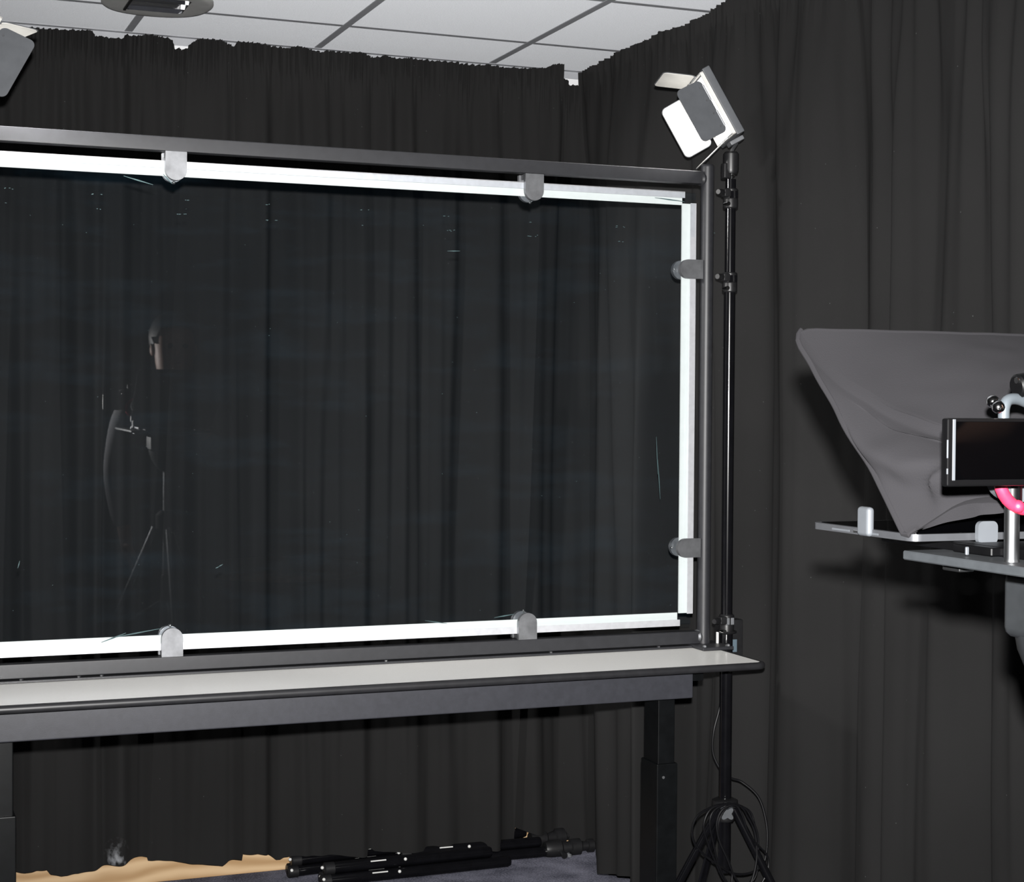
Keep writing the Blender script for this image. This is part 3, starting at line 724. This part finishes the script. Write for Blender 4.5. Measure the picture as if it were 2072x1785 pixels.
# ------------------------------------------------------------------ folded stands on the floor
def folded(label, A, B, r, nleg, seed, head=None):
    A = Vector(A); B = Vector(B); d = (B-A).normalized(); side = d.cross(Vector((0, 0, 1))).normalized(); up = side.cross(d)
    f_ = thing('folded_light_stand', label, 'light stand', ((A.x+B.x)/2, (A.y+B.y)/2, 0), 'folded stands lying on the carpet')
    offs = {3: ((0, 0), (-1.9, -.05), (-.95, 1.65)), 4: ((0, 0), (1.95, 0), (1.0, 1.7), (2.9, 1.7))}[nleg]
    for k, (a, b) in enumerate(offs):
        o = side*(a*r*1.06)+up*(b*r*1.06+r)
        L0 = A+o+d*(.008*k); L1 = B+o-d*(.06*((k*2) % 3))
        l = MB().rod(L0, L1, [(0, r*.7), (.01, r*.98), (.985, r*.98), (1, r*.8)], 18).build('tube', gloss_black, f_)
        MB().rod(L0+d*.0, L0+d*.035, [(0, r*.85), (.1, r*1.1), (.95, r*1.1), (1, r)], 18).build('end_cap', black_plastic, l)
        for q in (.012, .40+.02*k):
            p = A+o+(B-A)*q-Vector((0, 1, 0))*r*.86+Vector((0, 0, r*.5)); MB().ball(p, .0055, sub=2).build('rivet', label_white, l)
        p0 = A+o+(B-A)*.26; p1 = A+o+(B-A)*.34; e = Vector((0, -r*.72, r*.68))
        MB().tube([p0+e, p1+e], .0022, 6).build('slot', label_white, l)
    if head:
        c = B+up*r*1.4; k = MB()
        k.rod(c-d*.05, c+d*.13, [(0, r*1.4), (.1, r*1.7), (.3, r*1.7), (.34, r*1.2), (.5, r*1.2), (.52, r*1.6), (.7, r*1.6), (.74, r*.9), (.85, r*.9), (.86, r*1.3), (.97, r*1.3), (1, r*.7)], 18)
        k.build('head', black_plastic, f_)
        MB().rod(c+side*.01, c+side*.055-up*.012, [(0, .004), (.5, .004), (.55, .009), (1, .011)], 12).build('clamp_knob', black_plastic, f_)
        MB().cyl(c+d*.13, c+d*.155, .0045, n=10).build('spigot', chrome, f_)
        MB().rod(c+d*.03-up*.005, c+d*.03-up*.04+side*.03, [(0, .006), (.4, .006), (.5, .011), (1, .012)], 12).build('clamp_knob', midgrey_plastic, f_)
    return f_
def fl3(x, y): v = onZ(x, y, .0); return v
A1 = fl3(652, 1800); B1 = fl3(1036, 1757)
folded('nearest folded black stand on the carpet, three silver rivets on its end', (A1.x, A1.y+.025, 0), (B1.x, B1.y+.02, 0), .0185, 3, 1)
folded('folded black stand lying behind the nearest one, its left end poking out', (onY(580, 1765, 5.215).x, 5.205, 0), (onY(1105, 1730, 5.22).x, 5.245, .012), .0175, 3, 2, True)
folded('folded black stand with knobs and silver spigot, lying toward the corner', (onY(800, 1760, 5.18).x, 5.165, 0), (onY(1135, 1735, 5.13).x, 5.15, 0), .0175, 3, 3, True)

# ------------------------------------------------------------------ ceiling downlight
dc = Vector((.808, 4.828, ZC)); dl = thing('ceiling_downlight', 'round grey ceiling downlight with square reflector opening', 'ceiling light', dc)
n = 56; prof = [(.118, -.004), (.148, -.002), (.156, -.008), (.156, -.014), (.150, -.018), (.140, -.020), (.105, -.0195)]
vs = []; fs = []
for rr, zz in prof:
    for i in range(n):
        t = 2*math.pi*i/n; ex = (abs(math.cos(t))**3+abs(math.sin(t))**3)**(-1/3); k_ = rr*(.55+.45*ex)
        vs.append(dc+Vector((k_*math.cos(t), k_*math.sin(t), zz)))
for j in range(len(prof)-1):
    for i in range(n): fs.append((j*n+i, j*n+(i+1) % n, (j+1)*n+(i+1) % n, (j+1)*n+i))
# square opening joined to the last ring
sq = []
hs = .083
for i in range(n):
    t = 2*math.pi*i/n; m_ = max(abs(math.cos(t)), abs(math.sin(t))); sq.append(dc+Vector((hs*math.cos(t)/m_, hs*math.sin(t)/m_, -.0195)))
b0 = len(vs); vs += sq
for i in range(n): fs.append(((len(prof)-1)*n+i, (len(prof)-1)*n+(i+1) % n, b0+(i+1) % n, b0+i))
dl_m = mat('satin_silver_trim', (.50, .50, .49), .45, metal=.15, nscale=30, namt=.06)
MB().add(vs, fs).build('trim_ring', dl_m, dl)
rf = []
for z_, s_ in ((-.0195, hs), (-.004, hs*.84), (-.0035, hs*.1)):
    for i in range(n):
        t = 2*math.pi*i/n; m_ = max(abs(math.cos(t)), abs(math.sin(t))); rf.append(dc+Vector((s_*math.cos(t)/m_, s_*math.sin(t)/m_, z_)))
MB().add(rf, [(j*n+i, j*n+(i+1) % n, (j+1)*n+(i+1) % n, (j+1)*n+i) for j in range(2) for i in range(n)]+[tuple(range(2*n, 3*n))]).build('reflector', mat('mirror_reflector', (.8, .82, .85), .2, metal=1, nscale=14, namt=.1), dl)
for q in (-.03, .03):
    MB().box((dc.x-hs, dc.y+q-.001, dc.z-.0185), (dc.x+hs, dc.y+q+.001, dc.z-.0065)).build('louvre', chrome, dl)
MB().box((dc.x-hs-.002, dc.y-hs, dc.z-.024), (dc.x-hs+.006, dc.y+hs, dc.z-.006), .001, 1).build('louvre', black_plastic, dl)

# ------------------------------------------------------------------ teleprompter rig on a tripod
TX0, TX1 = .965, 1.265
tp = thing('teleprompter', 'teleprompter with charcoal cloth hood on a grey base plate', 'teleprompter', (1.115, 1.3, 1.36))
TLc = Vector((TX0-.006, 1.594, 1.600)); TRc = Vector((TX1+.03, 1.592, 1.600)); BRc = Vector((TX1, 1.382, 1.392)); BLc = Vector((TX0, 1.382, 1.390))
def rect_pt(s):
    s = s % 4; i = int(s); f_ = s-i; P = [TLc, BLc, BRc, TRc]
    a, b = P[i], P[(i+1) % 4]
    q = a.lerp(b, f_)
    c = P[i] if f_ < .5 else P[(i+1) % 4]; e = min(f_, 1-f_)
    if e < .07 and c.z > 1.5:         # blunt upper corners
        other = P[(i-1) % 4] if f_ < .5 else P[(i+2) % 4]
        q = q.lerp(c.lerp(other, .07), .5*(1-e/.07))
    return q
NC = Vector((1.118, 1.265, 1.472)); NR = .058
nu, nv = 128, 40; vs = []; fs = []
for j in range(nv+1):
    t = j/nv
    for i in range(nu):
        s = 4*i/nu
        a = rect_pt(s)
        # matching point on the neck ring
        q = math.radians(135+90*s); b = NC+Vector((NR*math.cos(q), .0, NR*math.sin(q)))
        p = a.lerp(b, t)
        side_mid = math.sin(math.pi*(s % 1)); edge = int(s) % 4
        sag = math.sin(math.pi*t)*side_mid
        nrm = {0: Vector((1, 0, 0)), 1: Vector((0, .2, 1)), 2: Vector((-1, 0, 0)), 3: Vector((0, .0, -1))}[edge]
        p += nrm*sag*(.020 if edge in (0, 2) else .010)
        # the seam from the upper corner to the lens hangs loose and drops in a curve
        ds = s if s < 2 else s-4
        p += Vector((.012, 0, -.058))*math.sin(math.pi*min(1, t**.8))*math.exp(-(ds/.40)**2)
        if edge == 0:
            f_ = s % 1
            p.x -= .042*math.exp(-((f_-.60)/.16)**2)*math.sin(math.pi*t**.7)
            p.x -= .014*math.exp(-((f_-.20-.25*t)/.06)**2)*sstep(t/.3)
            p.x += .020*math.exp(-((f_-.40-.1*t)/.07)**2)*sstep((t-.25)/.25)
            for k in range(3):
                p.x += .011*math.sin(13*(f_-.55)*(1+k*.6)+7*t*(k+1)+k)*math.exp(-((f_-.80)/.18)**2)*sstep((t-.1)*3)
            p.z -= .006*math.exp(-((f_-1.0)/.10)**2)*math.exp(-(t/.15)**2)
            p.x += .005*noise.noise(Vector((f_*5, t*4, 2)))
        if edge == 1:
            f_ = s % 1; p.z += .040*math.sin(math.pi*min(1, f_*1.25))*(1-t)+.016*math.sin(math.pi*t)*math.exp(-(f_/.4)**2)+.004*math.sin(7*t+9*f_)
        p += Vector((noise.noise(p*22), noise.noise(p*22+Vector((9, 0, 0))), noise.noise(p*22+Vector((0, 7, 0)))))*.0035*min(1, t*4+.25)
        vs.append(p)
for j in range(nv):
    for i in range(nu): fs.append((j*nu+i, j*nu+(i+1) % nu, (j+1)*nu+(i+1) % nu, (j+1)*nu+i))
hood = MB().add(vs, fs).build('cloth_hood', hood_mat, tp, angle=80)
# gathered corner tail at the lower left and ear at the upper left
hem = MB()
hp = [rect_pt(4*i/96) for i in range(96)]
MB().tube([vs[i]+Vector((0, .003, 0)) for i in range(nu)], .003, 8, True).build('hood_hem', hood_mat, hood)
fwd = (TLc-BLc).normalized(); nrm = Vector((0, -fwd.z, fwd.y))
gv = [BLc+nrm*.004*0+Vector((.008, .008, 0)), BRc+Vector((-.008, .008, 0)), TRc+Vector((-.008, .006, -.006)), TLc+Vector((.008, .006, -.006))]
th = Vector((0, .003, -.003))
MB().add(gv+[v+th for v in gv], [(0, 1, 2, 3), (7, 6, 5, 4), (0, 4, 5, 1), (1, 5, 6, 2), (2, 6, 7, 3), (3, 7, 4, 0)]).build('beam_splitter_glass', screen_black, tp, smooth=False)
# base plate, rails and posts
PZ0, PZ1 = 1.3655, 1.3745
MB().box((TX0, .98, PZ0), (TX1, 1.393, PZ1), .0012, 1).build('base_plate', rig_grey, tp)
for xx in (1.012, 1.20):
    rl = MB().box((xx, 1.19, PZ1), (xx+.02, 1.50, 1.3838), .001, 1).build('tray_rail', rig_black, tp)
    MB().ball((xx-.002, 1.285, 1.3795), .0036, sub=2).build('screw', chrome, rl)
MB().box((.9850, 1.318, 1.3755), (.9885, 1.321, 1.3835), .0008, 1).build('tray_stop', rig_pale, tp)
MB().box((1.0, 1.30, 1.3755), (1.23, 1.36, 1.3835), .001, 1).build('tray_bar', rig_black, tp)
rd = MB().rod((.990, 1.258, PZ1), (.990, 1.258, 1.436), [(0, .0078), (.05, .0070), (1, .0070)], 20).build('support_rod', rig_steel, tp)
MB().rod((.990, 1.258, 1.430), (.990, 1.258, 1.448), [(0, .009), (.9, .009), (1, .006)], 20).build('rod_cap', rig_black, rd)
MB().rod((.995, 1.352, PZ0-.0075), (.995, 1.352, PZ0), [(0, .004), (.1, .008), (.7, .011), (1, .011)], 18).box((.982, 1.325, PZ0-.007), (1.0, 1.352, PZ0-.003), .0015).build('thumb_screw', rig_steel, tp)
MB().rod((1.045, 1.262, 1.4005), (1.045, 1.262, 1.409), [(0, .017), (.2, .020), (.8, .020), (1, .017)], 24).build('lens_plate_knob', rig_head, tp)
MB().rod((1.043, 1.244, 1.4015), (1.043, 1.244, 1.411), [(0, .004), (1, .004)], 10).build('knob_stud', chrome, tp)
# red lens ring standing on the rod, pale inside
RC = onY(2080, 960, 1.250)
ring = [RC+Vector((.0322*math.cos(q*.19635), 0, .0322*math.sin(q*.19635))) for q in range(32)]
rg = MB().tube(ring, .0058, 12, True).ball(onY(2060, 1025, 1.247), .0062, sub=2)
rgo = rg.build('lens_support_ring', red_mat, tp); rgo['label'] = 'bright coral red ring'
MB().rod(RC+Vector((0, .002, 0)), RC+Vector((0, .03, 0)), [(0, .0255), (1, .0255)], 32).build('lens_barrel', rig_pale, tp)
# clips that hold the tablet
cpo = MB(); cpo.box((.9595, 1.446, 1.3838), (.9685, 1.468, 1.414), .0042, 4)
cpo.build('tablet_clip', rig_pale, tp)
cx_ = onY(1995, 1070, 1.371)
poly = rrect(cx_.x-.0118, cx_.x+.0118, 1.3805, 1.4035, .006, 5)
MB().prism(poly, 'y', 1.3675, 1.3725).build('tablet_clip', rig_pale, tp)
# clamp hardware above the screen
MB().ball(onY(2009, 813, 1.235), .0062, sub=2).ball(onY(2020, 824, 1.228), .0062, sub=2).rod(onY(2009, 813, 1.235), onY(2020, 824, 1.228), [(0, .005), (1, .005)], 12).build('clamp_ball', chrome, tp)
MB().tube(catmull([onY(2031, 846, 1.23), onY(2032, 825, 1.23), onY(2040, 810, 1.232), onY(2060, 808, 1.236), onY(2085, 818, 1.24)], 6), .0052, 12).build('clamp_lever', rig_lever, tp)
MB().rod(onY(2056, 782, 1.235), onY(2090, 776, 1.235), [(0, .009), (.1, .011), (.9, .011), (1, .008)], 16).build('clamp_knob', rig_black, tp)
MB().rod(onY(2056, 770, 1.232), onY(2090, 766, 1.232), [(0, .003), (1, .003)], 8).build('clamp_pin', chrome, tp)

# tablet lying in the tray
tb_ = thing('tablet', 'thin grey tablet lying flat in the teleprompter tray', 'tablet', (1.105, 1.47, 1.384))
poly = rrect(TX0, TX1-.015, 1.377, 1.564, .012, 5)
MB().prism(poly, 'z', 1.3842, 1.3912).build('body', tablet_metal, tb_)
MB().prism(rrect(TX0+.006, TX1-.021, 1.383, 1.558, .008, 4), 'z', 1.3912, 1.3916).build('screen', screen_black, tb_)
for y0, y1 in ((1.4355, 1.464), (1.488, 1.521)):
    MB().box((TX0-.0004, y0, 1.3860), (TX0+.0002, y1, 1.3880)).build('speaker_grille', rig_pale, tb_)
MB().box((TX0-.0006, 1.471, 1.3858), (TX0+.0002, 1.4805, 1.3885), .0004, 1).build('charge_port', chrome, tb_)

# camera with flipped-out screen
vc = thing('video_camera', 'black video camera with screen flipped out, cut off at right edge', 'camera', (1.1, 1.2, 1.44))
MB().box((1.035, 1.165, 1.415), (1.195, 1.225, 1.512), .010, 3).build('body', rig_black, vc)
MB().box((1.075, 1.160, 1.508), (1.150, 1.222, 1.542), .008, 3).build('viewfinder_hump', rig_black, vc)
MB().rod((1.118, 1.222, 1.472), (1.118, 1.285, 1.472), [(0, .036), (.2, .040), (.8, .040), (1, .037)], 32).build('lens', rig_black, vc)
MB().box((1.150, 1.135, 1.425), (1.190, 1.175, 1.500), .012, 3).build('grip', rig_black, vc)
MB().cyl((1.118, 1.195, 1.375), (1.118, 1.195, 1.417), .020, n=24).build('mount_post', rig_black, vc)
p0 = onY(1912, 846, 1.216); p1 = onY(1912, 985, 1.216)
sc = MB().box((p0.x, 1.212, p1.z), (.992, 1.2215, p0.z), .0022, 2).build('flip_screen', rig_black, vc)
MB().box((p0.x+.0085, 1.2110, p1.z+.006), (.986, 1.2125, p0.z-.003), .0003, 1).build('display', screen_black, sc)
MB().box((p0.x+.0052, 1.2112, p1.z+.0055), (p0.x+.0082, 1.2124, p0.z-.001), .0003, 1).build('bezel_trim', rig_pale, sc)
MB().box((p0.x-.0003, 1.2116, p1.z+.011), (p0.x+.0010, 1.2128, p1.z+.016), .0002, 1).box((p0.x-.0003, 1.2116, p1.z+.025), (p0.x+.0010, 1.2128, p1.z+.041), .0002, 1).build('side_buttons', rig_pale, sc)
MB().box((.988, 1.1985, 1.45), (1.040, 1.2185, 1.50), .003, 2).build('screen_hinge', rig_black, vc)

# tripod
tc_ = (1.115, 1.30)
tr = thing('camera_tripod', 'black camera tripod with grey fluid head under the teleprompter', 'tripod', (*tc_, 0))
hd = MB().box((1.046, 1.235, 1.292), (1.208, 1.345, 1.358), .010, 3).build('head_body', rig_head, tr)
hb = onY(2052, 1285, 1.25)
MB().rod((1.115, 1.30, 1.215), (1.115, 1.30, 1.296), [(0, .02), (.12, .036), (.5, .056), (.8, .066), (1, .069)], 32).build('head_bowl', rig_head, tr)
MB().box((1.052, 1.246, 1.356), (1.21, 1.34, 1.3655), .003, 2).build('quick_plate', rig_black, tr)
MB().box((1.066, 1.240, 1.3585), (1.085, 1.2465, 1.3635), .001, 1).build('brass_catch', mat('brass', (.75, .5, .2), .3, metal=1, nscale=20, namt=.05), hd)
MB().rod((1.030, 1.262, 1.298), (1.054, 1.262, 1.300), [(0, .0025), (.5, .006), (1, .007)], 12).build('pan_lock', rig_head, hd)
MB().tube([(1.062+.012*math.cos(q*.3+.6), 1.2335, 1.312+.02*math.sin(q*.3+.6)) for q in range(6)], .0025, 8).build('lever', chrome, hd)
MB().rod((*tc_, .80), (*tc_, 1.225), [(0, .014), (1, .014)], 24).build('centre_column', steel, tr)
sp_ = MB().rod((*tc_, .985), (*tc_, 1.065), [(0, .03), (.15, .042), (.8, .042), (1, .024)], 28).build('spider', rig_black, tr)
for a in (-155, -35, 90):
    d = Vector((math.cos(math.radians(a)), math.sin(math.radians(a)), 0)); A = Vector((*tc_, 1.0))+d*.045; B = Vector((*tc_, .012))+d*.47
    l = MB().rod(A, A.lerp(B, .5), [(0, .0125), (1, .0125)], 16).build('leg', steel, tr)
    MB().rod(A.lerp(B, .46), B, [(0, .0095), (1, .0095)], 16).build('lower_leg', steel, l)
    MB().rod(A.lerp(B, .42), A.lerp(B, .50), [(0, .015), (.1, .019), (.9, .019), (1, .014)], 16).build('leg_clamp', rig_black, l)
    MB().ball(B, .016, sub=2).build('rubber_foot', rig_black, l)
    MB().tube([(tc_[0]+d.x*.015, tc_[1]+d.y*.015, .72), A.lerp(B, .42)], .005, 8).build('spreader_arm', black_metal, tr)
MB().rod((*tc_, .70), (*tc_, .82), [(0, .018), (.1, .022), (.9, .022), (1, .016)], 20).build('spreader_collar', rig_black, tr)

# ------------------------------------------------------------------ round table beside the viewer (seen only as a reflection in the glass)
tw = thing('round_table', 'round wooden table, faintly mirrored low in the glass board', 'table', (1.80, .36, 0))
MB().rod((1.80, .36, .70), (1.80, .36, .735), [(0, .365), (.1, .375), (.9, .375), (1, .37)], 64).build('table_top', table_wood, tw)
MB().rod((1.80, .36, .03), (1.80, .36, .70), [(0, .035), (.9, .035), (1, .10)], 24).build('pedestal', black_metal, tw)
MB().rod((1.80, .36, 0), (1.80, .36, .03), [(0, .24), (.5, .24), (1, .05)], 40).build('table_base', black_metal, tw)

# ------------------------------------------------------------------ camera operator, outside the frame, mirrored faintly in the glass
skin_m = mat('skin', (.42, .24, .17), .55, nscale=12, namt=.06)
tee_cloth = mat('black_cotton', (.008, .008, .009), .9, spec=.1, nscale=30, namt=.1)
sleeve_cloth = mat('grey_jersey', (.16, .16, .17), .9, spec=.1, nscale=30, namt=.1)
trouser_cloth = mat('dark_denim', (.012, .014, .02), .9, spec=.1, nscale=30, namt=.15)
hair_m = mat('dark_hair', (.02, .014, .01), .6, nscale=60, namt=.3)
def skinned(name, nodes, m, parent=None, sub=2):
    """nodes: list of (parent index or None, (x, y, z), radius)"""
    me = bpy.data.meshes.new(name)
    me.from_pydata([p for _, p, _ in nodes], [(a, i) for i, (a, _, _) in enumerate(nodes) if a is not None], [])
    o = bpy.data.objects.new(name, me); COL.objects.link(o)
    o.modifiers.new('skin', 'SKIN'); sd = o.modifiers.new('subdivision', 'SUBSURF'); sd.levels = sub; sd.render_levels = sub
    o.modifiers['skin'].use_smooth_shade = True
    if len(me.skin_vertices):
        for i, (a, _, r) in enumerate(nodes):
            v = me.skin_vertices[0].data[i]; v.radius = (r, r) if not isinstance(r, tuple) else r; v.use_root = a is None
    me.materials.append(m)
    if parent: o.parent = parent
    return o
bx_, by_ = 1.20, .93
def hand(nodes, wi, w, d, pal, thumb):
    """five fingers from a palm: w wrist point, d pointing direction, pal across the palm"""
    d = Vector(d).normalized(); pal = Vector(pal); pal = (pal-d*pal.dot(d)).normalized(); nz = d.cross(pal)
    w = Vector(w); pi = len(nodes); nodes.append((wi, tuple(w+d*.045), (.036, .018)))
    for k, (o, L) in enumerate(((-.030, .062), (-.010, .076), (.011, .080), (.030, .072))):
        b = w+d*.085+pal*o; k0 = len(nodes)
        nodes.append((pi, tuple(b), .0105)); nodes.append((k0, tuple(b+d*L*.5+nz*.010), .0088)); nodes.append((k0+1, tuple(b+d*L*.82+nz*.028), .0078))
    k0 = len(nodes); t = w+d*.03+pal*thumb*.040
    nodes.append((pi, tuple(t), .013)); nodes.append((k0, tuple(t+d*.030+pal*thumb*.014+nz*.012), .0105)); nodes.append((k0+1, tuple(t+d*.055+pal*thumb*.010+nz*.026), .0088))
P_ = [(None, (bx_, by_, .95), .110), (0, (bx_, by_, 1.10), .095), (1, (bx_, by_, 1.28), .105), (2, (bx_, by_+.005, 1.41), .095), (3, (bx_, by_+.008, 1.50), .060), (4, (bx_, by_+.022, 1.555), .060),
      (5, (bx_, by_+.040, 1.605), .080), (6, (bx_, by_+.034, 1.67), .086), (7, (bx_, by_+.026, 1.73), .092), (8, (bx_, by_+.018, 1.785), .070)]
# left arm hangs, right hand reaches to the camera grip
i0 = len(P_); P_ += [(3, (bx_-.155, by_, 1.43), .050), (i0, (bx_-.215, by_-.03, 1.17), .043), (i0+1, (bx_-.190, by_+.045, .93), .028)]
hand(P_, i0+2, (bx_-.190, by_+.045, .93), (.05, .2, -1), (0, 1, .2), 1)
i1 = len(P_); P_ += [(3, (bx_+.155, by_, 1.43), .050), (i1, (bx_+.215, by_+.02, 1.19), .043), (i1+1, (bx_+.085, by_+.115, 1.385), .028)]
hand(P_, i1+2, (bx_+.085, by_+.115, 1.385), (-.4, .55, .65), (0, -.6, .8), 1)
for sg in (-1, 1):
    k = len(P_); P_ += [(0, (bx_+sg*.09, by_, .86), .080), (k, (bx_+sg*.105, by_+.015, .49), .060), (k+1, (bx_+sg*.11, by_-.01, .09), .040), (k+2, (bx_+sg*.12, by_+.05, .040), .036), (k+3, (bx_+sg*.125, by_+.14, .034), .030)]
person = skinned('person', P_, skin_m)
tag(person, 'person in black top with grey sleeves, mirrored faintly in the glass', 'person')
skinned('black_top', [(None, (bx_, by_, 1.12), (.150, .118)), (0, (bx_, by_, .97), (.168, .128)), (1, (bx_, by_, .80), (.178, .138)), (0, (bx_, by_, 1.30), (.165, .125)), (3, (bx_, by_+.004, 1.42), (.15, .105)), (4, (bx_, by_+.006, 1.515), .080),
        (4, (bx_-.15, by_, 1.425), .082), (4, (bx_+.15, by_, 1.425), .082)], tee_cloth, person)
for sg, E, Wp in ((-1, (bx_-.215, by_-.03, 1.17), (bx_-.193, by_+.038, .96)), (1, (bx_+.215, by_+.02, 1.19), (bx_+.105, by_+.10, 1.355))):
    skinned('sleeve', [(None, (bx_+sg*.11, by_, 1.445), .098), (0, (bx_+sg*.172, by_-.003, 1.41), .092), (1, E, .064), (2, Wp, .048)], sleeve_cloth, person)
tn = [(None, (bx_, by_, 1.02), (.150, .118))]
for sg in (-1, 1):
    k = len(tn); tn += [(0, (bx_+sg*.09, by_, .84), .112), (k, (bx_+sg*.105, by_+.015, .49), .082), (k+1, (bx_+sg*.11, by_-.008, .05), .072)]
skinned('trousers', tn, trouser_cloth, person)
for sg in (-1, 1):
    skinned('shoe', [(None, (bx_+sg*.112, by_-.03, .045), (.045, .043)), (0, (bx_+sg*.118, by_+.06, .045), (.046, .042)), (1, (bx_+sg*.126, by_+.165, .040), (.042, .034))], black_plastic, person)
hr = MB().ball((bx_, by_+.012, 1.735), .106, sx=.93, sy=1.05, sz=1.02, sub=3)
hr.f = [f for f in hr.f if sum(hr.v[i].z for i in f)/len(f) > 1.655+1.25*max(0, sum(hr.v[i].y for i in f)/len(f)-by_-.0)]
hr.build('hair', hair_m, person, angle=80)
for sg in (-1, 1):
    MB().ball((bx_+sg*.030, by_+.112, 1.700), .011, sub=2).build('eye', screen_black, person)
    MB().ball((bx_+sg*.086, by_+.020, 1.685), .026, sx=.35, sy=.7, sub=2).build('ear', skin_m, person)
MB().ball((bx_, by_+.122, 1.672), .018, sx=.75, sz=1.5, sub=2).build('nose', skin_m, person)
MB().ball((bx_, by_+.103, 1.632), .022, sy=.4, sz=.28, sub=2).build('mouth', mat('lips', (.3, .11, .09), .5, nscale=10, namt=.05), person)
